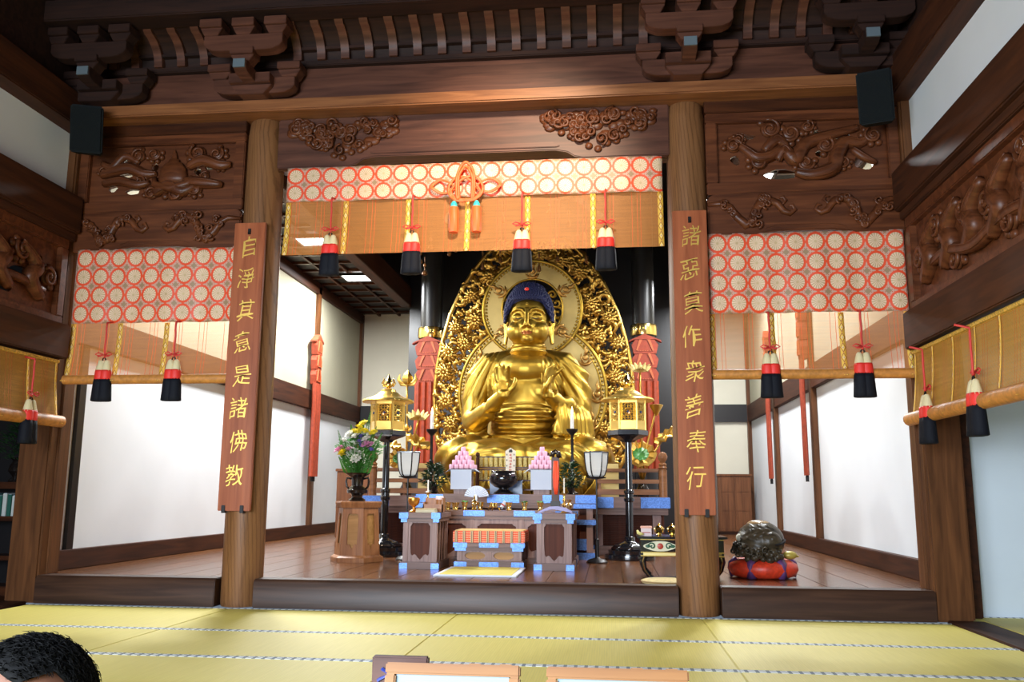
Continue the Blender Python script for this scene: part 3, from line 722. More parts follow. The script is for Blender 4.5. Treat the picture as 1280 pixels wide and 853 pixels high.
# tassels, each hanging by its own cord
def tassel_proto():
    t = thing('tassel', '', 'tassel', (0, 0, 0))
    m = MB(); m.tube([(0.002*sin(z*40), .088*(z > .325), z) for z in [.02 + .0305*k for k in range(11)] + [.345]], .008, 6); m.build('cord', cordred, t, smooth=True)
    m = MB()
    for s in (-1, 1):
        m.tube([(s*.01, -.01, .05), (s*.05, -.015, .065), (s*.075, -.015, .05), (s*.05, -.015, .038), (s*.01, -.012, .045)], .006, 5)
        m.tube([(0, -.012, .045), (s*.03, -.02, .03), (s*.05, -.02, .03)], .005, 5)
    m.build('bow', cordred, t, smooth=True)
    m = MB(); m.tube([(-.018, 0, -.02), (-.012, 0, .012), (0, 0, .025), (.012, 0, .012), (.018, 0, -.02)], .006, 6); m.build('hook', iron, t, smooth=True)
    def mod(k): return lambda a, z: 1 + .05*cos(k*a)
    m = MB()
    for s in (-1, 1): m.lathe([(.012, 0), (.022, -.012), (.032, -.05), (.040, -.09), (.042, -.095)], 20, (s*.026, 0, 0), 1, .9, mod(10))
    m.build('cream_top', tas_w, t, smooth=True)
    m = MB()
    for s in (-1, 1): m.lathe([(.042, -.085), (.046, -.10), (.048, -.155), (.047, -.165)], 20, (s*.024, 0, 0), 1, .9)
    m.build('red_band', tas_r, t, smooth=True)
    m = MB()
    for s in (-1, 1): m.lathe([(.047, -.158), (.052, -.20), (.058, -.30), (.061, -.345), (.05, -.35)], 24, (s*.024, 0, 0), 1, .85, mod(12))
    m.build('black_skirt', tas_k, t, smooth=True)
    return t
tp = tassel_proto(); first = [True]
def tassel(x, y, z, label, rot=0, sc=1):
    if first[0]:
        o = tp; o.location = (x, y, z); o['label'] = label; o['group'] = 'tassels of the blinds'; first[0] = False
        o.rotation_euler = (0, 0, rot); return o
    return dup(tp, (x, y, z), label, 'tassels of the blinds', (0, 0, rot))
for x, lab in ((-1.135, 'leftmost'), (-.44, 'second from the left'), (.475, 'third from the left'), (1.155, 'rightmost')):
    tassel(x, -.235, 3.03, 'cream, red and black tassel on the centre blind, %s of its four' % lab)
for x, lab in ((-3.09, 'cream, red and black tassel on the left bay blind, nearer the corner post'), (-2.47, 'cream, red and black tassel on the left bay blind, nearer the round pillar')): tassel(x, -.165, 2.0, lab)
for x, lab in ((2.42, 'cream, red and black tassel on the right bay blind, nearer the round pillar'), (3.115, 'cream, red and black tassel on the right bay blind, nearer the corner post')): tassel(x, -.165, 2.0, lab)
tassel(3.40, -.62, 1.62, 'cream, red and black tassel on the right side blind, beside the corner post', pi/2)
tassel(3.40, -1.47, 1.62, 'cream, red and black tassel on the right side blind, nearer the viewer', pi/2)
tassel(-3.40, -.62, 1.62, 'cream, red and black tassel on the left side blind', pi/2)
# knotted orange cord on the centre valance
kn = thing('knotted_cord', 'orange silk cord tied in a looped knot with two orange tassels, on the centre valance', 'knot', (-.02, -.2, 3.40))
kx, kz = .0, 3.435
def loop(pts, dy=0):
    P = []; n = len(pts)
    for i in range(n):
        p0, p1, p2, p3 = pts[i-1], pts[i], pts[(i+1) % n], pts[(i+2) % n]
        for k in range(6):
            t = k/6; f = lambda a, b, c, d: .5*(2*b + (c-a)*t + (2*a-5*b+4*c-d)*t*t + (3*b-a-3*c+d)*t**3)
            P.append((kx + f(p0[0],p1[0],p2[0],p3[0]), -.20 + dy + .008*sin(i*2+t*3), kz + f(p0[1],p1[1],p2[1],p3[1])))
    return P
loops = [[(-.29, .0), (-.22, .06), (-.12, .02), (-.10, -.03), (-.2, -.055)], [(.29, .0), (.22, .06), (.12, .02), (.10, -.03), (.2, -.055)],
         [(-.14, .0), (-.08, .075), (.02, .055), (.12, -.04), (.08, -.11), (-.05, -.13), (-.13, -.08)], [(.14, .0), (.08, .075), (-.02, .055), (-.12, -.04), (-.08, -.11), (.05, -.13), (.13, -.08)],
         [(0, .20), (.05, .15), (.075, .05), (.07, -.10), (.055, -.10), (.06, .05), (.03, .13), (0, .165), (-.03, .13), (-.06, .05), (-.055, -.10), (-.07, -.10), (-.075, .05), (-.05, .15)]]
for i, l in enumerate(loops):
    m = MB(); P = loop(l, -.006*i)
    if i < 4:
        for off in (-.012, 0, .012): m.tube([(x*(1+off*2.2), y, kz + (z-kz)*(1+off*5)) for x, y, z in P], .0075, 6, closed=True)
    else: m.tube(P, .012, 6, closed=True)
    m.build('cord_loop', knotred, kn, smooth=True)
for s in (-1, 1):
    x = kx + s*.095 - .0
    B2 = MB(); B2.lathe([(.012, -.135), (.026, -.16), (.030, -.185)], 14, (x, -.215, kz)); B2.build('teal_cap', teal, kn, smooth='auto')
    B2 = MB(); B2.lathe([(.03, -.185), (.038, -.195), (.041, -.38), (.036, -.405), (.02, -.40)], 18, (x, -.215, kz), 1, 1, lambda a, z: 1 + .03*cos(9*a)); B2.build('tassel_skirt', knotred, kn, smooth='auto')
    B2 = MB(); B2.tube([(x*.75, -.21, kz-.10), (x, -.215, kz-.14)], .010, 6); B2.build('cord', knotred, kn)
# gilt inscriptions
goldink = plain('gilt_lettering', (.88, .56, .12), .35, .75)
cu = bpy.data.curves.new('glyph', 'FONT'); cu.resolution_u = 3; cu.extrude = .02; cu.offset = -.003
cu_o = bpy.data.objects.new('glyph', cu); COL.objects.link(cu_o)
def glyph(ch, size, cx, y, cz, parent, mt, lean=.16, rot=0):
    cu.body = ch
    dg = bpy.context.evaluated_depsgraph_get(); dg.update()
    me = bpy.data.meshes.new_from_object(cu_o.evaluated_get(dg))
    org = wloc(parent); r = random.Random(hash(ch) % 97 if False else ord(ch))
    cr, sr = cos(rot), sin(rot)
    for v in me.vertices:
        a, b, c = v.co; a -= .5; b -= .38
        a += .05*sin(b*7 + r.random()*0 + ord(ch)) ; b += .04*sin(a*6 + ord(ch)*.7) + lean*a   # brush-hand sway
        a, b = a*cr - b*sr, a*sr + b*cr
        v.co = Vector((cx + a*size*.86, y - c*size*.35, cz + b*size)) - org
    me.materials.clear(); me.materials.append(mt); me.name = 'character'
    return put('character', me, parent)
def sign_board(cx, text, label):
    t = thing('inscribed_board', label, 'sign board', (cx, -.2, .755), 'gilt inscribed boards')
    m = MB(); m.box(cx-.135, cx+.135, -.212, -.172, .755, 3.165); m.build('board', wd_board, t, bevel=.005)
    for i, ch in enumerate(text): glyph(ch, .185, cx + .008*((-1)**i), -.2125, 2.955 - i*(.2735 if len(text) == 8 else .277), t, goldink)
    m = MB(); m.box(cx-.012, cx+.012, -.222, -.21, 3.06, 3.11); m.ball((cx, -.225, 3.07), .012, 8, 5); m.build('hanging_hook', iron, t)
    for dx in (-.085, .07):
        m = MB(); m.box(cx+dx-.015, cx+dx+.015, -.222, -.17, .738, .80); m.build('clip', iron, t, bevel=.003)
sign_board(-1.85, '自淨其意是諸佛教', 'tall red wooden board with gilt characters on the left round pillar')
sign_board(1.825, '諸惡莫作衆善奉行', 'tall red wooden board with gilt characters on the right round pillar')
bpy.data.objects.remove(cu_o)
# loudspeakers in the upper corners
def speaker(cx, s, label):
    t = thing('loudspeaker', label, 'speaker', (cx, -.35, 3.74), 'corner loudspeakers')
    pts = [(-.13, -.08), (.13, -.08), (.10, .10), (-.10, .10)]
    m = MB(); m.prism(pts, 'z', 0, .40)
    R = Matrix.Translation((cx, -.40, 3.76)) @ Matrix.Rotation(s*-.35, 4, 'Z') @ Matrix.Rotation(math.radians(14), 4, 'X')
    m.v = [tuple(R @ Vector(v)) for v in m.v]; m.build('casing', spk, t, bevel=.012)
    m = MB(); m.prism([(-.115, -.088), (.115, -.088), (.115, -.078), (-.115, -.078)], 'z', .02, .38); m.v = [tuple(R @ Vector(v)) for v in m.v]; m.build('grille', plain('speaker_grille', (.005, .007, .008), .9, spec=.2, bump=.6, bs=220), t)
    m = MB(); m.tube([(cx, -.33, 3.95), (cx + s*.08, -.2, 3.98), (cx + s*.10, -.12, 4.0)], .018, 8); m.build('bracket_arm', iron, t)
speaker(3.27, 1, 'dark box loudspeaker tilted down in the upper right corner')
speaker(-3.26, -1, 'dark box loudspeaker tilted down in the upper left corner')

# ---------------------------------------------------------------- red hangings of the altar room
def banner(x, y, ztop, zbot, w, label, grp, flat=None):
    """hanging pillar banner: pointed cap, three flared tiers, ribbed streamers; flat = 'x' when it hangs against a side wall"""
    t = thing('hanging_banner', label, 'banner', (x, y, zbot), grp)
    def T(a, d, z): return (x + a, y + d, z) if not flat else (x + d*flat, y + a, z)
    def pr(nm, pts, d0, d1, mt=red_lac, bev=.006):
        m = MB(); m.prism(pts, 'y', d0, d1); m.v = [T(*v) for v in m.v]; return m.build(nm, mt, t, bevel=bev)
    h = ztop - zbot
    pr('cap', [(-w*.62, ztop-.05*h-.03), (-w*.60, ztop-.05*h), (0, ztop), (w*.60, ztop-.05*h), (w*.62, ztop-.05*h-.03), (w*.4, ztop-.04*h-.01), (-w*.4, ztop-.04*h-.01)], -.06, .06)
    z = ztop - .045*h
    for k in range(3):
        th = h*.105; pr('tier', [(-w*.36, z), (w*.36, z), (w*.50, z-th*.38), (w*.42, z-th), (-w*.42, z-th), (-w*.50, z-th*.38)], -.055+.004*k, .05)
        m = MB()
        for j in range(7): a = -w*.27 + w*.09*j; m.box(a-.004, a+.016, -.064, -.05, z-th*.80, z-th*.76)
        for sx in (-1, 1): m.prism([(sx*w*.10, z), (sx*w*.2, z), (sx*w*.33, z-th*.75), (sx*w*.27, z-th*.75)], 'y', -.066, -.05)
        m.v = [T(*v) for v in m.v]; m.build('tier_trim', plain('red_trim', (.52, .12, .04), .5), t); z -= th
    for k in range(4):
        a = -w*.36 + w*.24*k; m = MB()
        m.tube([T(a, -.02, z + .02), T(a, -.03, z-.25*(z-zbot)), T(a, -.025, zbot)], w*.13, 8)
        m.build('streamer', red_lac, t, smooth='auto')
    if flat:
        for k in range(3):
            a = -w*.25 + w*.25*k; m = MB(); m.lathe([(.008, 0), (.014, -.02), (.012, -.07), (.016, -.08)], 8, T(a, -.02, zbot)); m.build('metal_end', iron, t)
banner(-1.585, 6.0, 3.28, 1.25, .40, 'broad red pillar banner left of the golden statue', 'red pillar banners')
banner(1.70, 6.0, 3.27, 1.25, .40, 'broad red pillar banner right of the golden statue', 'red pillar banners')
banner(-3.70, 7.02, 3.52, 1.16, .30, 'narrow red banner hanging on the left wall post of the altar room', 'red wall banners', flat=-1)
banner(3.70, 4.66, 3.52, 1.16, .17, 'narrow red banner hanging on the right wall post nearer the hall', 'red wall banners', flat=1)
banner(3.70, 7.22, 3.52, 1.16, .20, 'narrow red banner hanging on the right wall post further back', 'red wall banners', flat=1)
for s in (-1, 1):
    p = thing('black_pillar', 'black lacquered round pillar behind the red banner on the %s of the statue' % ('left' if s < 0 else 'right'), 'pillar', (s*1.66, 6.35, .2), 'black lacquered pillars')
    m = MB(); m.lathe([(.17, 0), (.17, 5.6)], 28, (s*1.66 + .04, 6.35, .2)); m.build('shaft', blackwood, p, smooth='auto')
    m = MB(); m.lathe([(.20, 3.1), (.205, 3.12), (.205, 3.25), (.20, 3.27)], 28, (s*1.66+.04, 6.35, .2)); m.build('metal_band', brass, p, smooth='auto')
# hanging gilt canopy pendants before the statue
cp = thing('hanging_canopy', 'dark hanging canopy with strings of small gilt pendants above the statue', 'canopy', (0, 3.9, 4.6))
m = MB(); m.lathe([(1.05, 0), (1.1, .05), (1.1, .18), (.9, .3), (.3, .5), (.05, .55)], 8, (.03, 4.3, 4.55)); m.build('canopy_roof', blackwood, cp)
pm = MB(); pm.tube([(0, 0, 0), (0, 0, -.10)], .004, 4); pm.ball((0, 0, -.12), (.02, .02, .03), 6, 4); pm.tube([(0, 0, -.14), (0, 0, -.2)], .004, 4); pm.lathe([(.004, -.19), (.03, -.215), (.036, -.25), (.02, -.26)], 6); 
pme = pm.me('pendant', smooth='auto'); pme.materials.append(plain('dim_gilt', (.20, .09, .035), .45, .8))
rp = random.Random(4)
for k in range(22):
    a = 2*pi*k/22; o = put('pendant', pme, cp); o.location = (.03 + 1.0*cos(a), .4 + 1.0*sin(a), -.05); o.scale = (.8, .8, .8 + .5*(k % 3))
for dx, z in ((-1.15, 3.60), (-1.02, 3.78), (-1.28, 3.75), (-1.09, 3.45)):
    o = put('pendant', pme, cp); o.location = (dx, -.6, z - 4.6 + .35); o.scale = (1, 1, .9)
# ================================================================ THE STATUE
SX, SY = .04, 4.85
bd = thing('buddha_statue', 'large golden seated Buddha with dark blue hair and raised hands', 'statue', (SX, SY, 1.10))
m = MB()
def sec(z, a, b, y=SY+.05, n=28, x=SX): return [(x + a*cos(2*pi*k/n), y + b*sin(2*pi*k/n), z) for k in range(n)]
def loft(m, secs):
    n = len(secs[0]); vs = [p for s_ in secs for p in s_]; L = len(secs)
    fs = [(j*n+k, j*n+(k+1) % n, (j+1)*n+(k+1) % n, (j+1)*n+k) for j in range(L-1) for k in range(n)] + [tuple(range(n-1,-1,-1)), tuple((L-1)*n+k for k in range(n))]
    m.add(vs, fs)
loft(m, [sec(1.12, .66, .50), sec(1.5, .58, .46), sec(1.75, .50, .42), sec(1.95, .49, .40), sec(2.15, .55, .40), sec(2.35, .60, .39), sec(2.50, .60, .35), sec(2.62, .50, .29), sec(2.70, .36, .24), sec(2.76, .24, .20), sec(3.0, .20, .18)])
for s in (-1, 1):   # shoulders, upper arms
    m.tube([(SX+s*.25, SY+.05, 2.71), (SX+s*.48, SY+.04, 2.64), (SX+s*.64, SY+.01, 2.45), (SX+s*.71, SY-.03, 2.15), (SX+s*.70, SY-.12, 1.92)], [.17, .22, .215, .19, .17], 14)
    m.ball((SX+s*.70, SY-.16, 1.88), (.17, .18, .17), 14, 10)
    m.ball((SX+s*.22, SY-.24, 2.28), (.25, .12, .17), 14, 8)
    m.tube([(SX+s*.14, SY+.06, 2.84), (SX+s*.30, SY+.06, 2.70), (SX+s*.48, SY+.05, 2.60)], [.10, .15, .17], 12)      # chest
m.ball((SX, SY-.09, 2.57), (.43, .31, .245), 22, 14)
for s in (-1, 1): m.ball((SX+s*.46, SY+.05, 2.60), (.27, .20, .13), 16, 10)
m.ball((SX, SY-.25, 1.87), (.42, .18, .20), 16, 8)                 # belly
# statue's right forearm (left in the picture), open palm raised
m.tube([(SX-.68, SY-.20, 1.86), (SX-.52, SY-.42, 1.94), (SX-.36, SY-.60, 2.07), (SX-.27, SY-.68, 2.16)], [.155, .135, .10, .078], 14)
# left forearm, under its sleeve
m.tube([(SX+.68, SY-.20, 1.92), (SX+.56, SY-.42, 2.02), (SX+.46, SY-.58, 2.08), (SX+.38, SY-.66, 2.16)], [.16, .15, .11, .085], 14)
# sleeve falling from the left forearm to the lap
for k in range(7):
    t = k/6; x = SX + .50 + .30*t; y = SY - .56 + .40*t; zt = 2.10 - .14*t
    m.tube([(x, y, zt), (x+.02, y-.05, 1.85), (x + .05*(t-.3), y-.07, 1.62)], [.075, .095, .11], 10)
for k in range(4):   # right sleeve edge hanging behind the elbow
    t = k/3; m.tube([(SX-.70+.12*t, SY-.10, 1.95), (SX-.74+.16*t, SY-.16, 1.70), (SX-.66+.18*t, SY-.24, 1.62)], [.08, .07, .05], 8)
# crossed legs and lap
for s in (-1, 1):
    m.ball((SX+s*.76, SY-.28, 1.38), (.44, .56, .29), 22, 14)
    m.ball((SX+s*.40, SY-.42, 1.36), (.50, .46, .27), 20, 12)
m.tube([(SX-.95, SY-.42, 1.34), (SX-.5, SY-.72, 1.31), (SX+.1, SY-.84, 1.30), (SX+.45, SY-.80, 1.26)], [.23, .25, .22, .16], 14)
m.tube([(SX+.95, SY-.42, 1.34), (SX+.5, SY-.70, 1.30), (SX-.1, SY-.78, 1.26)], [.23, .25, .2], 14)
m.ball((SX, SY-.40, 1.30), (1.0, .55, .20), 24, 12)
# hands: palm and five fingers of unequal length
def hand(px, py, pz, fwd, up, side, sc=1):
    fwd, up, side = [Vector(v).normalized() for v in (fwd, up, side)]
    def P(a, b, c): return Vector((px, py, pz)) + sc*(a*side + b*up + c*fwd)
    R = Matrix((side, fwd, up)).transposed()
    m.ball(P(0, .06, 0), (.088*sc, .042*sc, .115*sc), 14, 10, R)
    m.tube([P(0, -.08, 0), P(0, .0, 0)], [.072*sc, .075*sc], 12)
    for i, (a, L, cu) in enumerate(((-.066, .165, .02), (-.022, .20, .025), (.022, .19, .05), (.064, .15, .10))):
        m.tube([P(a*.9, .13, 0), P(a*1.15, .13+L*.4, .012+cu*.3), P(a*1.22, .13+L*.75, .02+cu*.8), P(a*1.2, .13+L, .03+cu*1.5)], [.030*sc, .027*sc, .025*sc, .019*sc], 9)
        m.ball(P(a*1.2, .13+L, .03+cu*1.5), .019*sc, 8, 6)
    return P
P = hand(SX-.235, SY-.72, 2.20, (.15, -1, .15), (-.10, .12, 1), (1, .15, 0), 1.05)
m.tube([P(.06, .0, .0), P(.12, .05, .035), P(.155, .11, .04), P(.16, .17, .03)], [.042, .036, .031, .024], 9); m.ball(P(.16, .17, .03), .024, 8, 6)
P = hand(SX+.33, SY-.70, 2.20, (.92, -.40, .1), (.02, .05, 1), (.40, .9, 0), 1.05)
m.tube([P(-.06, .0, .0), P(-.11, .05, .05), P(-.11, .11, .09), P(-.10, .17, .115)], [.042, .036, .031, .024], 9); m.ball(P(-.10, .17, .115), .024, 8, 6)
def folds(co, n):
    x, y, z = co.x - SX, co.y - SY, co.z; d = 0
    if n.y > .35: return 0
    sm = lambda a, b, t: max(0, min(1, (t-a)/(b-a)))
    if z > 1.72 and y > -.62:
        if x > .22:      # dense folds of the draped shoulder
            th = atan2(x - .16, 3.05 - z); k = sm(.22, .30, x)*sm(1.9, 2.05, z)*sm(2.76, 2.62, z)
            d += k*.019*sin(th*44)
        elif x < -.34:   # a few long folds on the other side
            th = atan2(-x - .25, 3.2 - z); d += -.022*sm(-.34, -.40, x)*sm(1.95, 2.1, z)*exp(-(((th*7) % 1 - .5)/.10)**2)
    if abs(x) < .52 and 1.62 < z < 2.06 and y < -.1 and y > -.62:   # waist wrap
        d += .022*sin(z*58 - 3*x*x)*sm(2.06, 1.98, z)*sm(.52, .40, abs(x))
    if z < 1.66:
        for s in (-1, 1):
            r = hypot(x - s*.30, (z-1.16)*1.6); k = sm(.30, .45, r)*sm(.15, .3, s*x)
            d += .020*k*sin(r*30)
        if abs(x) < .5: d += .008*sin(x*22 + z*9)*sm(.5, .3, abs(x))
    if x > .42 and z < 2.05 and y < -.35: d += .010*sin(x*70 + y*40)*sm(1.55, 1.7, z)
    return d
putmesh('body', fuse(m, .0165, 3, folds, 'body'), gold, bd)
# robe hems laid over the chest and lap
m = MB()
m.tube([(SX-.20, SY-.08, 2.74), (SX-.30, SY-.24, 2.60), (SX-.36, SY-.345, 2.42), (SX-.38, SY-.345, 2.2), (SX-.40, SY-.36, 2.05)], .011, 6)
m.tube([(SX+.20, SY-.10, 2.74), (SX+.22, SY-.28, 2.58), (SX+.24, SY-.375, 2.36)], .014, 6)
m.tube([(SX-.45, SY-.34, 2.05), (SX-.2, SY-.43, 2.08), (SX, SY-.45, 2.085), (SX+.2, SY-.43, 2.08), (SX+.4, SY-.36, 2.02)], .016, 6)
m.build('robe_hem', gold, bd, smooth=True)
# head
HX, HY = .085, 4.62
hm = MB()
hm.ball((HX, HY+.04, 3.33), (.285, .30, .34), 26, 18)
hm.ball((HX, HY-.02, 3.135), (.285, .27, .24), 24, 14)
for s in (-1, 1):
    hm.ball((HX+s*.135, HY-.13, 3.105), (.15, .15, .15), 18, 12)          # cheeks
    hm.ball((HX+s*.118, HY-.205, 3.285), (.088, .055, .058), 16, 10)      # lids
    hm.tube([(HX+s*.03, HY-.265, 3.33), (HX+s*.07, HY-.265, 3.385), (HX+s*.13, HY-.245, 3.40), (HX+s*.20, HY-.19, 3.375), (HX+s*.235, HY-.14, 3.335)], [.018, .020, .020, .018, .012], 8)
    hm.ball((HX+s*.038, HY-.285, 3.155), (.032, .035, .026), 10, 8)
    # long ears
    hm.tube([(HX+s*.29, HY+.04, 3.30), (HX+s*.325, HY+.02, 3.40), (HX+s*.335, HY+.06, 3.44), (HX+s*.335, HY+.11, 3.38), (HX+s*.325, HY+.08, 3.22), (HX+s*.315, HY+.05, 3.08), (HX+s*.32, HY+.03, 2.96), (HX+s*.315, HY-.01, 2.95), (HX+s*.30, HY+.0, 3.05), (HX+s*.285, HY+.02, 3.2)], [.03, .03, .03, .03, .03, .026, .026, .024, .022, .03], 9)
    hm.ball((HX+s*.30, HY+.07, 3.28), (.02, .06, .11), 10, 8)
hm.tube([(HX, HY-.25, 3.40), (HX, HY-.285, 3.31), (HX, HY-.318, 3.19), (HX, HY-.315, 3.155)], [.026, .028, .036, .034], 10)
hm.ball((HX, HY-.20, 3.00), (.085, .075, .065), 14, 10)
hm.ball((HX, HY-.23, 3.075), (.10, .05, .06), 14, 10)
hm.ball((HX, HY-.255, 3.475), .016, 8, 6)
hm.lathe([(.18, 2.76), (.235, 2.83), (.24, 2.92), (.21, 3.05)], 26, (HX-.01, HY+.10, 0))
hm.lathe([(.23, 2.895), (.255, 2.92), (.23, 2.945)], 26, (HX-.01, HY+.10, 0)); hm.lathe([(.235, 2.825), (.262, 2.85), (.235, 2.875)], 26, (HX-.01, HY+.10, 0))
hm.v = [(x, y, z-.045 if z < 2.9 else z-.05) for x, y, z in hm.v]
putmesh('head', fuse(hm, .0085, 6, None, 'head'), gold, bd)
for s in (-1, 1):
    e = MB(); e.tube([(HX+s*.05, HY-.258, 3.222), (HX+s*.085, HY-.268, 3.212), (HX+s*.13, HY-.262, 3.21), (HX+s*.18, HY-.23, 3.222)], [.004, .007, .007, .004], 6); e.build('eye_line', plain('eye_shadow_line', (.05, .03, .015), .5), bd)
li = MB()
li.tube([(HX-.075, HY-.262, 3.097), (HX-.035, HY-.288, 3.105), (HX, HY-.29, 3.099), (HX+.035, HY-.288, 3.105), (HX+.075, HY-.262, 3.097)], [.006, .015, .013, .015, .006], 8)
li.tube([(HX-.07, HY-.262, 3.088), (HX-.03, HY-.286, 3.078), (HX, HY-.289, 3.076), (HX+.03, HY-.286, 3.078), (HX+.07, HY-.262, 3.088)], [.006, .016, .018, .016, .006], 8)
li.v = [(x, y, z-.073) for x, y, z in li.v]
li.build('lips', plain('reddened_gilt', (.55, .20, .07), .32, .9), bd, smooth=True, label='reddish gilt lips')
# cap of tight dark blue curls
h = MB(); n = 40
def hairline(a):   # height of the hair edge by angle, a=0 towards the viewer
    q = abs(a)
    if q < .75: return 3.535
    if q < 1.15: return 3.535 - .24*(q-.75)/.40
    return 3.26
def skull(a, t):   # t 0 at the edge, 1 at the crown
    z0 = hairline(a); zz = z0 + (3.80 - z0)*t
    f = sqrt(max(0, 1 - ((zz-3.36)/.445)**2)) if zz > 3.36 else 1
    return (HX + .335*f*sin(a), HY + .055 - .345*f*cos(a), zz)
secs = []
for j in range(13):
    t = j/12*.985; secs.append([skull(-pi + 2*pi*k/n, t) for k in range(n)])
loft(h, secs); 
curls = []
for j in range(21):
    t = (j+.3)/21; cnt = max(6, int(56*sqrt(max(.02, 1 - t*t))))
    for k in range(cnt):
        a = -pi + 2*pi*(k + .5*(j % 2))/cnt
        h.ball(skull(a, t*.985), (.019, .019, .016), 6, 4)
h.ball((HX, HY+.10, 3.70), (.22, .22, .13), 16, 8)
for j in range(5):
    for k in range(24 - 4*j):
        a = 2*pi*k/(24-4*j); b = j*.3; h.ball((HX + .22*cos(b)*cos(a), HY+.10 + .22*cos(b)*sin(a), 3.70 + .13*sin(b)), (.02, .02, .016), 6, 4)
h.v = [(x, y, z-.05) for x, y, z in h.v]
h.build('hair', haircol, bd, smooth=True, label='dark blue cap of tight curls')
j = MB(); j.ball((HX-.005, HY-.235, 3.62), (.032, .02, .024), 12, 8); j.build('jewel', plain('red_jewel', (.8, .05, .04), .15, emit=None), bd, smooth=True, label='red jewel in the hair')
# lotus pedestal with gilt petals
pd = thing('lotus_pedestal', 'gilt lotus pedestal under the golden Buddha', 'pedestal', (SX, SY, .2))
m = MB(); m.lathe([(1.10, .55), (1.12, .62), (1.0, .66), (.95, .72), (1.05, .78), (1.12, .86), (1.14, .905), (1.0, .90)], 40, (SX, SY-.06, .2)); m.build('seat', goldmat, pd, smooth='auto')
pt = MB(); nu = 8
vs = []; 
for jj in range(9):
    t = jj/8; w = .20*sin(pi*min(1, .18 + .82*t)**.8)*(1 if t < .98 else .3) * (1 - .25*t)
    for k in range(nu+1):
        u = -1 + 2*k/nu
        vs.append((w*u, -(.10*t + .10*sin(t*2.3)) - .05*(1-u*u) + .015*cos(u*9), .36*t))
fsq = [(a*(nu+1)+k, a*(nu+1)+k+1, (a+1)*(nu+1)+k+1, (a+1)*(nu+1)+k) for a in range(8) for k in range(nu)]
pt.add(vs, fsq); pme2 = pt.me('petal', smooth=True, fixn=False); pme2.materials.append(gold)
for row, (cnt, rr, zz, sc) in enumerate(((20, .98, .56, .94), (20, .93, .57, 1.0))):
    for k in range(cnt):
        a = 2*pi*(k + .5*row)/cnt
        if sin(a) > .45: continue
        o = put('petal', pme2, pd); o.location = (rr*cos(a), -.08 + rr*sin(a), zz); o.rotation_euler = (0, 0, a + pi/2); o.scale = (1, 1, sc)
        md = o.modifiers.new('thickness', 'SOLIDIFY'); md.thickness = .012
# ---------------------------------------------------------------- mandorla
MY = 5.85; MX = .04
md = thing('openwork_mandorla', 'golden openwork halo of leaf scrolls with two plain rings, behind the Buddha', 'halo', (MX, MY, 1.0))
right = [(1.10, 1.05), (1.30, 1.35), (1.42, 1.65), (1.475, 2.05), (1.48, 2.4), (1.445, 2.8), (1.38, 3.15), (1.26, 3.58), (1.10, 3.95), (.92, 4.26), (.68, 4.55), (.40, 4.80), (.16, 4.98), (0, 5.08)]
outl = [(MX + a, z) for a, z in right] + [(MX - a, z) for a, z in reversed(right[:-1])]
def half(z):
    for (a, z0), (b, z1) in zip(right, right[1:]):
        if z0 <= z <= z1: return a + (b-a)*(z-z0)/(z1-z0)
    return 0
m = MB(); m.tube([(x, MY-.02, z) for x, z in outl], .032, 8); m.build('outer_rim', goldor, md, smooth=True)
HC = (MX, 3.62); HR = .745; BC = (MX, 2.36); BR = 1.085
def annulus(nm, c, r0, r1, y, th, mt, arc=None):
    m = MB(); n = 64; ps = [(r0, y-th), (r0, y+th), (r1, y+th), (r1, y-th)]
    m.v = [(c[0] + r*cos(2*pi*k/n), yy, c[1] + r*sin(2*pi*k/n)) for k in range(n) for r, yy in ps]
    m.f = [(k*4+i, k*4+(i+1) % 4, ((k+1) % n)*4+(i+1) % 4, ((k+1) % n)*4+i) for k in range(n) for i in range(4)]
    return m.build(nm, mt, md, smooth='auto')
annulus('body_ring', BC, .35, BR, MY-.09, .02, goldmat); annulus('head_ring', HC, .455, HR-.03, MY-.15, .02, goldmat)
def rope(nm, c, r, y, rad, beads):
    m = MB(); n = 72; m.tube([(c[0]+r*cos(2*pi*k/n), y, c[1]+r*sin(2*pi*k/n)) for k in range(n)], rad, 7, closed=True)
    for k in range(beads):
        a = 2*pi*k/beads; m.ball((c[0]+(r-rad*1.7)*cos(a), y-.008, c[1]+(r-rad*1.7)*sin(a)), rad*.75, 6, 4)
    return m.build(nm, gold, md, smooth=True)
rope('ring_border', HC, HR-.01, MY-.17, .026, 84); rope('ring_border', HC, .455, MY-.17, .016, 0); rope('ring_border', BC, BR, MY-.11, .026, 110); rope('ring_border', BC, BR-.075, MY-.11, .014, 0)
for c, r, angs in ((HC, .60, (90, 30, 150, -38, 218)), (BC, .955, (0, 180, 35, 145, -25, 205, 62, 118))):
    for a in angs:
        q = math.radians(a); cx, cz = c[0] + r*cos(q), c[1] + r*sin(q); y = MY - (.185 if c is HC else .125)
        if a in (62, 118): continue
        m = MB(); R = Matrix.Rotation(-(q - pi/2) if c is HC else 0, 3, 'Y')
        def Q(x, z): v = R @ Vector((x*1.35, 0, z*1.35)); return (cx + v.x, y, cz + v.z)
        m.tube([Q(-.075, -.05), Q(-.04, -.085), Q(0, -.095), Q(.04, -.085), Q(.075, -.05)], [.008, .022, .028, .022, .008], 6); m.ball(Q(0, -.015), (.045, .016, .045), 10, 6)
        m.tube([Q(0, .02), Q(.012, .055), Q(-.006, .09), Q(0, .14)], [.030, .026, .016, .003], 6)
        for sx in (-1, 1): m.tube([Q(sx*.02, -.08), Q(sx*.05, -.02), Q(sx*.045, .03)], [.016, .013, .004], 5)
        m.build('emblem', plain('dull_gilt_relief', (.52, .29, .08), .4, .9), md, smooth=True)
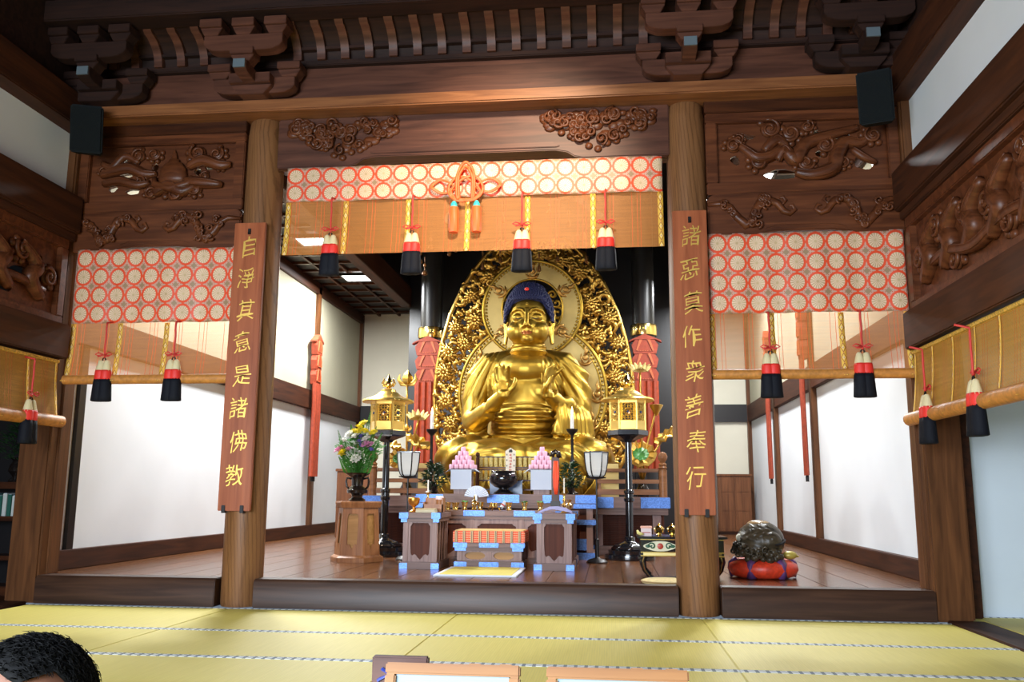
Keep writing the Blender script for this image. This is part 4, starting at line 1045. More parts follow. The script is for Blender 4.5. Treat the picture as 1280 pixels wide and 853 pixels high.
# leaf scrolls: curled acanthus leaves filling the openwork, and chrysanthemums
rl = random.Random(17)
def inside(x, z, pad=.0):
    if z < 1.25 or abs(x - MX) > half(z) - .05 - pad: return False
    if hypot(x-HC[0], z-HC[1]) < HR + .01 + pad or hypot(x-BC[0], z-BC[1]) < BR + .01 + pad: return False
    return True
flowers = []; tries = 0
while len(flowers) < 30 and tries < 6000:
    tries += 1; x = MX + rl.uniform(-1.4, 1.4); z = rl.uniform(1.3, 4.9)
    if inside(x, z, .07) and all(hypot(x-a, z-b) > .27 for a, b in flowers): flowers.append((x, z))
for fx, fz in flowers:
    m = MB(); R_ = rl.uniform(.115, .15); a0 = rl.uniform(0, 6.28)
    for ring, (rr, cnt, yy) in enumerate(((R_, 11, -.05), (R_*.68, 9, -.075))):
        for k in range(cnt):
            a = a0 + 2*pi*k/cnt + ring*.3
            m.tube([(fx, MY+yy-.03, fz), (fx + rr*.6*cos(a), MY+yy-.06, fz + rr*.6*sin(a)), (fx + rr*cos(a), MY+yy-.045, fz + rr*sin(a))], [.010, .030*R_/.12, .012], 5, flat=(0, 1, 0))
    m.ball((fx, MY-.135, fz), (.028, .02, .028), 8, 5); m.build('flower', goldor, md, smooth=True)
m = MB(); pts_ = []; tries = 0
while len(pts_) < 330 and tries < 30000:
    tries += 1; x = MX + rl.uniform(-1.45, 1.45); z = rl.uniform(1.25, 4.95)
    if inside(x, z, .015) and all(hypot(x-a, z-b) > .078 for a, b in pts_) and all(hypot(x-a, z-b) > .115 for a, b in flowers): pts_.append((x, z))
for x, z in pts_:
    s = 1 if x > MX else -1; r = rl.uniform(.05, .105); sg = rl.choice((-1, 1)); a0 = rl.uniform(0, 6.28); n = 9; tt = rl.uniform(.55, .95); yo = rl.uniform(-.06, .02)
    P = [(x + r*(1-.62*k/n)*cos(a0 + sg*tt*2*pi*k/n), MY + yo - .035*sin(pi*k/n), z + r*(1-.62*k/n)*sin(a0 + sg*tt*2*pi*k/n)) for k in range(n+1)]
    m.tube(P, [.008 + .034*sin(pi*(k+1)/(n+1.5)) for k in range(n+1)], 6, flat=(0, 1, 0))
    for q in (3, 6):   # side lobes of the leaf
        px, py, pz = P[q]; a = a0 + sg*tt*2*pi*q/n
        m.tube([(px, py, pz), (px + .045*cos(a+.5*sg), py-.012, pz + .045*sin(a+.5*sg)), (px + .065*cos(a+1.2*sg), py, pz + .065*sin(a+1.2*sg))], [.020, .018, .004], 5, flat=(0, 1, 0))
m.build('leaf_scrolls', goldor, md, smooth=True, kind='stuff')
# scrolls in the dark gap beside the head
for s in (-1, 1):
    for k, (a, r) in enumerate(((-32, .095), (-8, .10), (16, .085), (38, .075))):
        q = math.radians(a); cx, cz = HC[0] + s*.375*cos(q), HC[1] + .375*sin(q)
        m = MB(); m.tube(spiral(cx, cz, MY-.06, r, 1.2, .5 + k, (-1)**k*s, 18), [.022]*19, 6); m.build('head_scroll', gold, md, smooth=True)
m = MB(); m.box(MX-.03, MX+.03, MY, MY+.12, 1.1, 4.9); m.box(MX-.8, MX+.8, MY-.05, MY+.15, .752, 1.1); m.build('support', blackwood, md)
# ================================================================ ALTAR FURNITURE
def cusp(cx, z0, z1, w, top=.02, point=.05):
    h = w/2; L = [(-h*.80, z1), (-h*.86, z1-.015), (-h, z1-.03), (-h, (z0+z1)/2), (-h*.92, z0+point*1.1), (-h*.80, z0+point*.75), (-h*.55, z0+point*1.0), (-h*.38, z0+point*.8), (-h*.2, z0+point*.35), (0, z0)]
    return [(cx + a, b) for a, b in L] + [(cx - a, b) for a, b in reversed(L[:-1])]
def kidney(cx, cz, w, h, n=20):
    out = []
    for k in range(n):
        a = 2*pi*k/n; r = 1 - .16*exp(-((a-pi/2)/.35)**2) - .10*exp(-((a-3*pi/2)/.30)**2)
        out.append((cx + w/2*cos(a)*r, cz + h/2*sin(a)*r))
    return out
def altar_table(name, label, x0, x1, y0, y1, z1, outlines, inset_m, stiles=(), side=True, overhang=.03, toph=.05, fits=(), cat='table', z0=.2):
    t = thing(name, label, cat, ((x0+x1)/2, (y0+y1)/2, z0))
    B(x0-overhang, x1+overhang, y0-overhang, y1+.01, z1-toph, z1).build('tabletop', wd_altx, t, bevel=.005)
    B(x0-overhang*.45, x1+overhang*.45, y0-overhang*.45, y1, z1-toph-.035, z1-toph).build('under_board', wd_altx, t, bevel=.004)
    zt = z1-toph-.035; zb = z0+.065
    B(x0+.03, x1-.03, y0+.035, y1-.01, zb, zt).build('body', wd_inset, t)
    m = pierced([(x0+.03, zb), (x1-.03, zb), (x1-.03, zt), (x0+.03, zt)], outlines, y0+.012, y0+.03); m.build('front_panel', wd_alt, t)
    m = MB()
    for o in outlines: pass
    B(x0+.04, x1-.04, y0+.031, y0+.036, zb+.01, zt-.01).build('inset', inset_m, t)
    for x in (x0, x1-.05): B(x, x+.05, y0, y0+.05, zb, zt).build('leg', wd_alt, t, bevel=.004)
    for x in (x0, x1-.05): B(x, x+.05, y1-.05, y1, zb, zt).build('leg', wd_alt, t, bevel=.004)
    for x in stiles: B(x-.025, x+.025, y0+.002, y0+.04, zb, zt).build('stile', wd_alt, t, bevel=.003)
    B(x0-.02, x1+.02, y0-.02, y1, z0, zb).build('base_board', wd_altx, t, bevel=.004)
    if side:
        for s, x in ((-1, x0), (1, x1)):
            for k in range(1, 4):
                y = y0 + (y1-y0)*k/4; B(*sorted((x-.012*s, x+.004*s)), y-.012, y+.012, zb, zt).build('side_bar', wd_alt, t)
    wF = (x1-x0)*.24 if not fits else fits
    for x in (x0-overhang, x1+overhang-wF):
        B(x-.004, x+wF+.004, y0-overhang-.005, y0+.03, z1-toph-.003, z1+.003).build('corner_fitting', fitt, t, bevel=.002)
        B(x+.01, x+wF-.01 if x < (x0+x1)/2 else x+wF-.012, y0-overhang*.45-.004, y0+.02, z1-toph-.037, z1-toph-.004).build('corner_fitting', fitt, t)
    for x in (x0-.022, x1+.022-wF*.9): B(x-.003, x+wF*.9+.003, y0-.024, y0+.02, z0+.001, z0+.055).build('foot_fitting', fitt, t, bevel=.002)
    return t
for x0, x1, y0, nm in ((-.80, -.47, 1.27, 'left'), (.47, .80, 1.32, 'right')):
    altar_table('side_altar_table', 'narrow altar table with metal corners tinted by blue daylight on the %s of the low front table' % nm, x0, x1, y0, y0+.56, .72, [cusp((x0+x1)/2, .285, .625, .19)], wd_inset)
mt_ = altar_table('main_altar_table', 'long altar table with cusped dark panels, set with small brass vessels', -.80, .80, 2.02, 2.55, .73, [cusp(-.52, .28, .60, .40, point=.06), cusp(0, .28, .60, .40, point=.06), cusp(.52, .28, .60, .40, point=.06)], wd_inset, (-.26, .26), fits=.22)
for x in (-.34, .18): B(x, x+.22, 1.985, 2.05, .677, .733).build('edge_fitting', fitt, mt_, bevel=.002)
lt = altar_table('low_offering_table', 'low wooden table under a striped red brocade cover in front of the altar', -.32, .31, 1.52, 1.86, .435, [kidney(-.145, .312, .20, .078), kidney(.135, .312, .20, .078)], wd_inset2, (-.005,), fits=.13, toph=.04)
for x in (-.10, ): B(x, x+.19, 1.487, 1.55, .392, .436).build('edge_fitting', fitt, lt, bevel=.002); B(x, x+.19, 1.496, 1.54, .202, .255).build('foot_fitting', fitt, lt, bevel=.002)
cl = thing('table_cover', 'striped red and cream brocade cover with plain straw coloured top on the low table', 'table cover', (0, 1.7, .436))
m = MB(); m.box(-.355, .345, 1.47, 1.88, .437, .548); m.build('brocade_skirt', clothb, cl, bevel=.008)
B(-.335, .325, 1.49, 1.865, .548, .556).build('cover_top', plain('straw_top', (.62, .40, .14), .6), cl)
pm_ = thing('prayer_mat', 'straw prayer mat with white border lying on the polished floor', 'mat', (0, 1.0, .2))
B(-.36, .36, .56, 1.44, .201, .215).build('white_border', plain('white_binding', (.72, .74, .80), .7), pm_, bevel=.003); B(-.315, .315, .60, 1.41, .207, .218).build('straw', tat, pm_)
# middle stage
st = thing('altar_stage', 'stepped middle stage of the altar carrying urn, rice cake stands and evergreens', 'altar stage', (0, 3.1, .2))
for z0, z1, o, y0 in ((.80, .90, 0, 2.75), (.745, .80, -.03, 2.76), (.575, .625, -.02, 2.74), (.20, .27, 0, 2.74)):
    B(-1.0-o, 1.0+o, y0, 3.48, z0, z1).build('shelf_board', wd_altx, st, bevel=.005)
B(-.94, .94, 2.84, 3.45, .27, .745).build('back_panel', wd_inset, st)
for x in (-.97, -.5, 0, .5, .90): B(x, x+.07, 2.78, 2.85, .27, .745).build('post', wd_alt, st, bevel=.004)
for x0, x1 in ((-1.005, -.70), (-.20, .16), (.42, .66), (.78, 1.005)): B(x0, x1, 2.744, 2.80, .805, .893).build('edge_fitting', fitt, st, bevel=.002)
for z0, z1 in ((.748, .797), (.572, .628), (.199, .272)):
    for s in (-1, 1): B(*sorted((s*.76, s*1.012)), 2.733, 2.80, z0, z1).build('edge_fitting', fitt, st, bevel=.002)
for s in (-1, 1): B(*sorted((s*.72, s*.90)), 2.775, 2.85, .30, .42).build('panel_fitting', fitt, st)
# rear altar with slatted fronts and railings
ra = thing('rear_altar', 'broad rear altar dais with slatted fronts and turned corner posts under the statue', 'altar', (0, 5.0, .2))
B(-1.82, 1.82, 3.62, 6.1, .70, .75).build('dais_top', wd_altx, ra)
B(-1.86, 1.86, 3.56, 3.72, .74, .875).build('front_board', wd_altx, ra, bevel=.006)
B(-1.84, 1.84, 3.58, 3.70, .665, .74).build('under_board', wd_altx, ra, bevel=.005)
B(-1.80, 1.80, 3.75, 6.1, .2, .70).build('body', wd_inset, ra)
B(-1.86, 1.86, 3.56, 3.8, .2, .30).build('base_board', wd_altx, ra, bevel=.006)
for s in (-1, 1):
    for k in range(24): B(*sorted((s*1.0, s*1.66)), 3.70, 3.735, .315 + .0145*k, .324 + .0145*k).build('slat', wd_inset, ra)
    for x in (.97, 1.66): B(*sorted((s*x, s*(x+.10))), 3.66, 3.76, .30, .665).build('post', wd_alt, ra, bevel=.005)
    for x0, x1 in ((1.0, 1.20), (1.52, 1.865)): B(*sorted((s*x0, s*x1)), 3.553, 3.66, .745, .87).build('edge_fitting', fitt, ra, bevel=.003)
    B(*sorted((s*.86, s*1.02)), 3.552, 3.64, .21, .31).build('edge_fitting', fitt, ra)
    rl_ = thing('altar_railing', 'low wooden railing with turned corner post on the %s side of the dais' % ('left' if s < 0 else 'right'), 'railing', (s*1.4, 3.8, .875), 'altar railings')
    for z0, z1 in ((1.17, 1.215), (1.035, 1.085), (.90, .965)): B(*sorted((s*1.0, s*1.76)), 3.80, 3.85, z0, z1).build('rail', wd_rail, rl_, bevel=.012 if z0 > 1.1 else .004)
    for x in (1.02, 1.38): B(*sorted((s*x, s*(x+.03))), 3.81, 3.84, .875, 1.17).build('baluster', wd_rail, rl_)
    m = MB(); m.lathe([(.05, .875), (.05, 1.20), (.042, 1.205), (.055, 1.225), (.042, 1.245), (.052, 1.265), (.03, 1.29), (.055, 1.33), (.06, 1.365), (.04, 1.405), (.0, 1.42)], 20, (s*1.80, 3.82, 0)); m.build('corner_post', wd_rail, rl_, smooth='auto')
    gp = thing('gilt_screen', 'square gilt screen standing behind the railing %s of the pedestal' % ('left' if s < 0 else 'right'), 'panel', (s*1.14, 4.05, .75), 'gilt panels behind the railings')
    B(*sorted((s*1.05, s*1.27)), 4.03, 4.06, .75, 1.28).build('panel', goldmat, gp, bevel=.004); B(*sorted((s*1.04, s*1.28)), 4.02, 4.07, .75, .79).build('foot', gold, gp)
# rack of small gilt tablets
rk = thing('tablet_rack', 'dark wooden rack holding two rows of small gilt tablets behind the black urn', 'rack', (.02, 3.40, .90))
for x in (-.41, .43):
    m = MB(); m.lathe([(.022, .90), (.022, 1.33), (.014, 1.335), (.026, 1.355), (.022, 1.38), (.0, 1.395)], 12, (x, 3.40, 0)); m.build('post', wd_dark, rk, smooth='auto')
for z in (1.335, 1.21, 1.185, 1.06, .95): B(-.41, .43, 3.385, 3.42, z-.009, z+.009).build('rail', wd_dark, rk)
tb = MB(); tb.prism([(-.020, 0), (.020, 0), (.020, .095), (.012, .112), (-.012, .112), (-.020, .095)], 'y', -.006, .006); tbm = tb.me('tablet', bevel=.002); tbm.materials.append(plain('aged_gilt_tablet', (.22, .16, .05), .45, .8, vary=.5, vs=60))
for z in (1.222, 1.07):
    for k in range(14): o = put('tablet', tbm, rk); o.location = (-.02 - .365 + .0585*k, -.01, z - .90)

# ---------------------------------------------------------------- lanterns and lamps
def hexp(r, a0=pi/6): return [(r*cos(a0+k*pi/3), r*sin(a0+k*pi/3)) for k in range(6)]
def lantern(x, y, label):
    t = thing('standing_lantern', label, 'lantern', (x, y, .2), 'gilt altar lanterns')
    m = MB(); m.lathe([(.275, 0), (.28, .02), (.275, .055), (.235, .06), (.24, .10), (.20, .105)], 32, (x, y, .2)); m.build('base', lacq, t, smooth='auto')
    m = MB(); m.lathe([(.19, .10), (.20, .12), (.15, .165), (.085, .19), (.06, .20), (.058, .24), (.045, .25)], 32, (x, y, .2), 1, 1, lambda a, z: 1 + .05*cos(8*a)*(z < .18)); m.build('lotus_foot', lacq, t, smooth=True)
    m = MB(); m.lathe([(.042, .24), (.042, .62), (.055, .63), (.058, .66), (.047, .67), (.047, .71), (.058, .72), (.055, .75), (.040, .76), (.038, 1.30)], 20, (x, y, .2)); m.build('pole', lacq, t, smooth='auto')
    m = MB(); m.lathe([(.06, 1.48), (.10, 1.51), (.20, 1.545), (.225, 1.56), (.225, 1.61), (.20, 1.62)], 6, (x, y, 0), a0=0); m.build('tray', lacq, t)
    m = MB(); z0, z1, r = 1.62, 1.945, .20
    hp = hexp(r, 0)
    for zz in (z0, z0+.085, z1-.03):
        hh = .03 if zz != z0+.085 else .012
        m.prism([(x+a, y+b) for a, b in hp], 'z', zz, zz+hh)
    for a, b in hp: m.tube([(x+a*.97, y+b*.97, z0), (x+a*.97, y+b*.97, z1)], .013, 6)
    m.build('body_frame', lantgold, t)
    for k in range(6):
        a0, a1 = Vector((*hp[k], 0)), Vector((*hp[(k+1) % 6], 0)); c = (a0+a1)/2
        d = (a1-a0).normalized(); nn = c.normalized()
        def Q(u, z, dd=0): p = c*.93 + d*u + nn*dd; return (x+p.x, y+p.y, z)
        m = MB(); m.add([Q(-.085, z0+.02), Q(.085, z0+.02), Q(.085, z0+.088), Q(-.085, z0+.088), Q(-.085, z0+.02, .012), Q(.085, z0+.02, .012), Q(.085, z0+.088, .012), Q(-.085, z0+.088, .012)], [(0,1,2,3),(4,5,6,7),(0,1,5,4),(2,3,7,6),(1,2,6,5),(3,0,4,7)])
        m.build('lower_panel', lantgold, t)
        m = MB(); za, zb2 = z0+.10, z1-.035
        if k in (1, 4, 0, 3):
            pass
        for i in range(5):
            u = -.06 + .03*i; m.tube([Q(u, za), Q(u, zb2)], .0042, 4)
        for i in range(8):
            zz = za + (zb2-za)*i/7; m.tube([Q(-.07, zz), Q(.07, zz)], .0042, 4)
        for i in range(3):
            zz = za + (zb2-za)*(i+.5)/3; m.tube([Q(.045*cos(2*pi*q/10), zz + .03*sin(2*pi*q/10), .004) for q in range(10)], .006, 5, closed=True)
        for u in (-.078, .078): m.tube([Q(u, za-.01), Q(u, zb2)], .011, 4)
        m.build('lattice_panel', lantgold, t)
        m = MB(); m.ball(Q(0, (za+zb2)/2, .006), (.012, .012, .016), 8, 5); m.build('blue_stud', plain('blue_stud', (.03, .08, .22), .3), t)
    m = MB(); m.lathe([(.08, z0+.01), (.14, z0+.02), (.14, z1-.04), (.08, z1-.03)], 6, (x, y, 0), a0=0); m.build('inner_screen', plain('lantern_screen', (.10, .075, .04), .6), t)
    m = MB(); m.ball((x-.02*(x < 0)+.01, y-.155, 1.80), (.012, .006, .014), 8, 5); m.build('glowing_bulb', plain('lantern_bulb', (1, .5, .3), .5, emit=(1, .45, .25), es=6), t)
    m = MB(); m.lathe([(.285, 1.945), (.295, 1.955), (.285, 1.972), (.20, 2.00), (.14, 2.03), (.11, 2.06), (.09, 2.065), (.085, 2.09), (.03, 2.11)], 36, (x, y, 0), 1, 1, lambda a, z: 1 + .025*abs(sin(3*a))*(z < 1.98)); m.build('roof', lantgold, t, smooth='auto')
    m = MB()
    for k in range(36): a = 2*pi*k/36; m.ball((x+.288*cos(a), y+.288*sin(a), 1.952), (.013, .013, .012), 6, 4)
    m.build('roof_beading', lantgold, t, smooth=True)
    m = MB(); m.lathe([(.03, 2.10), (.02, 2.115), (.055, 2.14), (.058, 2.165), (.04, 2.20), (.018, 2.24), (.0, 2.285)], 18, (x, y, 0)); m.build('jewel_finial', brass, t, smooth='auto')
    for s in (-1, 1):
        m = MB(); m.tube([(x+s*.05, y, 2.13), (x+s*.075, y, 2.17), (x+s*.055, y, 2.215), (x+s*.065, y, 2.24)], [.012, .015, .010, .003], 6); m.build('finial_flame', brass, t, smooth=True)
lantern(-1.40, 2.9, 'gilt hexagonal lantern on a black pole, left of the altar behind the flowers')
lantern(1.37, 2.9, 'gilt hexagonal lantern on a black pole, right of the altar beside the pillar')
def andon(x, y, label):
    t = thing('paper_lamp', label, 'lamp', (x, y, .2), 'paper lamps on black poles')
    m = MB(); m.lathe([(.11, 0), (.112, .012), (.085, .035), (.03, .05), (.022, .06), (.022, .24), (.012, .25)], 24, (x, y, .2)); m.build('base', iron, t, smooth='auto')
    m = MB(); m.tube([(x, y, .44), (x, y, 1.07)], .009, 8); m.build('pole', iron, t, smooth='auto')
    prof = [(.062, 1.085), (.085, 1.105), (.104, 1.16), (.116, 1.24), (.124, 1.345)]
    m = MB(); m.lathe(prof, 6, (x, y, 0), a0=0); m.build('paper_shade', paper, t)
    m = MB()
    for k in range(6):
        a = k*pi/3; m.tube([(x+r*1.01*cos(a), y+r*1.01*sin(a), z) for r, z in prof], .0075, 5)
    for r, z in (prof[0], prof[-1]): m.tube([(x+r*1.01*cos(k*pi/3), y+r*1.01*sin(k*pi/3), z) for k in range(6)], .009, 5, closed=True)
    m.build('shade_frame', lacq, t)
    m = MB(); m.lathe([(.015, 1.06), (.10, 1.075), (.105, 1.085), (.06, 1.09)], 12, (x, y, 0)); m.build('saucer', iron, t, smooth='auto')
andon(-1.02, 2.38, 'white paper lamp with black ribs on a thin pole left of the altar')
andon(1.02, 2.35, 'white paper lamp with black ribs on a thin pole right of the altar')
def candle(x, y, label):
    t = thing('candle_stand', label, 'candle stand', (x, y, .90), 'tall candle stands')
    m = MB(); m.lathe([(.07, 0), (.072, .015), (.03, .04), (.02, .08), (.018, .35), (.026, .36), (.026, .39), (.017, .40), (.016, .68), (.03, .70), (.062, .735), (.07, .76), (.06, .762), (.02, .745)], 18, (x, y, .90)); m.build('stand', iron, t, smooth='auto')
    c = thing('candle', label.replace('tall black stand holding the lit candle', 'lit white candle on the tall black stand'), 'candle', (x, y, 1.652), 'lit white candles')
    m = MB(); m.lathe([(.021, 0), (.021, .17), (.012, .178)], 14, (x, y, 1.648)); m.build('wax', wax, c, smooth='auto')
    m = MB(); m.lathe([(.005, .175), (.017, .20), (.013, .23), (.0, .285)], 10, (x, y, 1.648)); m.build('flame', flame, c, smooth=True)
candle(-.955, 3.30, 'tall black stand holding the lit candle on the left of the altar stage')
candle(.725, 3.30, 'tall black stand holding the lit candle on the right of the altar stage')

# ---------------------------------------------------------------- offerings on the stage
cake = MB(); cake.lathe([(.024, 0), (.028, .008), (.0275, .044), (.022, .051)], 10); cme = cake.me('rice_cake', smooth='auto'); cme.materials.append(pink)
for cx, nm in ((-.505, 'left'), (.40, 'right')):
    s_ = thing('offering_stand', 'white paper draped offering stand on the %s carrying a pyramid of pink cakes' % nm, 'stand', (cx, 2.92, .90), 'offering stands')
    B(cx-.09, cx+.09, 2.83, 3.01, .90, .96).build('foot', wd_alt, s_, bevel=.004)
    B(cx-.15, cx+.15, 2.795, 3.05, 1.15, 1.17).build('tray', wd_dark, s_, bevel=.004)
    B(cx-.105, cx+.105, 2.815, 3.02, .955, 1.15).build('box', wd_alt, s_)
    B(cx-.118, cx+.118, 2.785, 2.795, .95, 1.178).build('paper_front', white, s_); B(cx-.135, cx+.135, 2.785, 3.05, 1.171, 1.178).build('paper_top', white, s_)
    for q in (-1, 1):
        m = MB(); m.add([(cx+q*.13, 2.80, 1.178), (cx+q*.21, 2.90, 1.135), (cx+q*.13, 3.0, 1.178), (cx+q*.15, 2.9, 1.183)], [(0,1,3),(1,2,3),(0,2,1)]); m.build('paper_corner', white, s_)
    for k in range(5):
        n = 5-k
        for i in range(n):
            for j in range(n):
                if n > 2 and 0 < i < n-1 and 0 < j: continue
                if n > 2 and j == n-1 and 0 < i < n-1: continue
                o = put('rice_cake', cme, None, Vector((cx + (i-(n-1)/2)*.0575, 2.925 + (j-(n-1)/2)*.0575, 1.1785 + .0505*k)))
                tier = ('bottom', 'second', 'third', 'fourth', 'top')[k]; ordn = ('first', 'second', 'third', 'fourth', 'fifth')[i]
                lab = 'topmost pink rice cake of the %s pyramid' % nm if k == 4 else ('pink rice cake, %s from left in the %s tier front row, %s pyramid' % (ordn, tier, nm) if j == 0 else 'pink rice cake behind the front row in the %s tier of the %s pyramid' % (tier, nm))
                tag(o, lab, 'rice cake', 'pink rice cakes on the %s stand' % nm if j == 0 or k == 4 else 'hidden pink rice cakes, %s tier, %s stand' % (tier, nm))
u = thing('incense_urn', 'round glossy black urn in the middle of the altar stage', 'urn', (-.045, 2.98, .90))
m = MB(); m.lathe([(.11, 0), (.115, .02), (.06, .05), (.055, .065), (.11, .085), (.155, .13), (.165, .18), (.15, .225), (.135, .24), (.145, .255), (.14, .26), (.125, .245), (.10, .22)], 32, (-.045, 2.98, .90)); m.build('bowl', lacq, u, smooth='auto')
bs = thing('urn_screen', 'low dark lacquered board tinted by blue daylight, standing behind the black urn', 'board', (-.045, 3.2, .90))
m = MB(); m.prism([(-.23, .90), (.15, .90), (.145, 1.04), (.16, 1.065), (.10, 1.05), (-.18, 1.05), (-.25, 1.065), (-.235, 1.04)], 'y', 3.20, 3.23); m.build('board', plain('blue_lit_lacquer', (.06, .10, .20), .3), bs, bevel=.003)  # blue daylight on the board put into its lacquer colour
tl = thing('prayer_tablet', 'white upright prayer tablet with red and black brush marks above the urn', 'tablet', (.0, 3.25, .90))
m = MB(); m.prism([(-.05, .9), (.05, .9), (.062, 1.40), (.0, 1.44), (-.062, 1.40)], 'y', 3.27, 3.285); m.v = [(a+.0, b, c) for a, b, c in m.v]; m.build('board', plain('pale_wood', (.78, .72, .58), .6), tl, bevel=.002)
m = MB(); r3 = random.Random(6)
for k in range(7): z = 1.355 - .035*k; m.box(-.016, .014, 3.2665, 3.27, z-.004, z+.003); m.box(-.003 + .01*sin(k), .004 + .01*sin(k), 3.2665, 3.27, z-.013, z+.012)
m.build('red_writing', plain('red_ink', (.55, .06, .03), .7), tl)
m = MB()
for k in range(4):
    for s in (-1, 1): z = 1.36 - .065*k; m.box(s*.042-.005, s*.042+.005, 3.2665, 3.27, z-.010, z+.008)
m.prism([(-.02, 1.385), (.018, 1.385), (.024, 1.40), (.01, 1.425), (.0, 1.415), (-.012, 1.42), (-.02, 1.40)], 'y', 3.2665, 3.27)
m.build('black_writing', plain('black_ink', (.03, .03, .03), .7), tl)
def branch_vase(x, y, z, h, w, label, seed):
    t = thing('evergreen_vase', label, 'vase', (x, y, z), 'evergreen sprigs on the altar stage')
    m = MB(); m.lathe([(.04, 0), (.045, .01), (.025, .03), (.04, .06), (.045, .09), (.03, .115), (.04, .13)], 14, (x, y, z)); m.build('vase', bronze, t, smooth='auto')
    r = random.Random(seed); m = MB()
    for k in range(330):
        q = r.random(); a = r.uniform(0, 6.28); rr = w*sqrt(r.random())*(1 - .75*q)*(.55 + .9*min(1, q*4)); p = (x + rr*cos(a), y + rr*sin(a)*.8, z + .06 + (h-.06)*q)
        d = Vector((cos(a)*.8, sin(a)*.8, r.uniform(.0, 1.0))); m.leaf(p, d, r.uniform(.05, .085), .028, (r.uniform(-.4, .4), r.uniform(-.4, .4), 1), .25)
    m.build('foliage', green, t, kind='stuff', fixn=False)
branch_vase(-.86, 3.02, .90, .34, .125, 'dark evergreen sprigs in a vase at the left candle stand', 2)
branch_vase(.715, 3.05, .90, .35, .125, 'dark evergreen sprigs in a vase at the right candle stand', 3)
# folding fan, brass vessels on the long table
fn = thing('folding_fan', 'open white folding fan propped upright on the long altar table', 'fan', (-.28, 2.42, .732))
m = MB(); n = 15; c = Vector((-.275, 2.42, .862))
vs = [(c.x + .028*cos(a), c.y - .004*(k % 2), c.z + .028*sin(a)) for k, a in enumerate([pi - pi*q/(2*n) for q in range(2*n+1)])] + [(c.x + .135*cos(a), c.y + .03 - .010*(k % 2), c.z + .125*sin(a)) for k, a in enumerate([pi*.965 - pi*.93*q/(2*n) for q in range(2*n+1)])]
L = 2*n+1; m.add(vs, [(k, k+1, L+k+1, L+k) for k in range(2*n)]); o = m.build('paper_leaf', white, fn); md_ = o.modifiers.new('t', 'SOLIDIFY'); md_.thickness = .003
m = MB(); m.box(c.x-.012, c.x+.012, c.y-.008, c.y+.006, .732, c.z+.03); m.box(c.x-.04, c.x+.04, c.y-.03, c.y+.05, .732, .742); m.build('fan_stand', lacq, fn)
def cup(x, y, z, label, grp, h=.075, kind='cup', leaf=False):
    t = thing('brass_cup' if kind == 'cup' else kind, label, 'cup' if kind == 'cup' else kind.split('_')[-1], (x, y, z), grp)
    k = h/.075
    m = MB(); m.lathe([(.022*k, 0), (.024*k, .006*k), (.020*k, .012*k), (.022*k, .04*k), (.030*k, .062*k), (.034*k, .075*k), (.028*k, .074*k), (.020*k, .05*k)], 14, (x, y, z)); m.build('bowl', brass, t, smooth='auto')
    if leaf:
        r = random.Random(int(x*100)+7); m = MB()
        for q in range(14): a = r.uniform(0, 6.28); m.leaf((x+.012*cos(a), y+.012*sin(a), z+.065*k), (cos(a)*.8, sin(a)*.8, .9), r.uniform(.03, .05), .02, (0, 0, 1), .2)
        m.build('leaves', fgreen, t, kind='stuff', fixn=False)
    return t
for x, lf, nm in ((-.355, True, 'leftmost'), (-.19, False, 'second from the left'), (.11, False, 'right of the incense burner'), (.275, True, 'fourth from the left'), (.44, True, 'rightmost')):
    cup(x, 2.16, .732, 'small brass cup%s on the long altar table, %s' % (' of green leaves' if lf else '', nm), 'brass cups on the long table', .085, leaf=lf)
t = thing('brass_stupa', 'small pointed brass reliquary on the long altar table in front of the fan', 'reliquary', (-.25, 2.14, .732))
m = MB(); m.lathe([(.025, 0), (.028, .01), (.018, .03), (.028, .05), (.032, .07), (.02, .085), (.034, .09), (.012, .105), (.008, .14), (.0, .16)], 14, (-.25, 2.14, .732)); m.build('body', brass, t, smooth='auto')
t = thing('incense_burner', 'flat brass incense burner with a spread rim on the long altar table', 'burner', (-.05, 2.15, .732))
m = MB(); m.lathe([(.05, .025), (.085, .03), (.09, .036), (.045, .04), (.04, .075), (.045, .08), (.03, .078)], 20, (-.05, 2.15, .732)); m.build('bowl', brass, t, smooth='auto')
for k in range(3): a = .5 + 2*pi*k/3; m = MB(); m.tube([(-.05+.05*cos(a), 2.15+.05*sin(a), .765), (-.05+.07*cos(a), 2.15+.07*sin(a), .733)], .007, 6); m.build('leg', brass, t)
t = thing('striped_box', 'small tilted red and white striped packet beside the brass burner', 'box', (.04, 2.2, .732))
m = MB(); m.cbox((.045, 2.2, .79), (.035, .03, .085), Matrix.Rotation(.6, 4, 'Y')); m.build('packet', white, t, bevel=.003)
m = MB(); m.cbox((.045, 2.199, .79), (.037, .032, .015), Matrix.Rotation(.6, 4, 'Y')); m.build('red_stripe', red_dk, t)

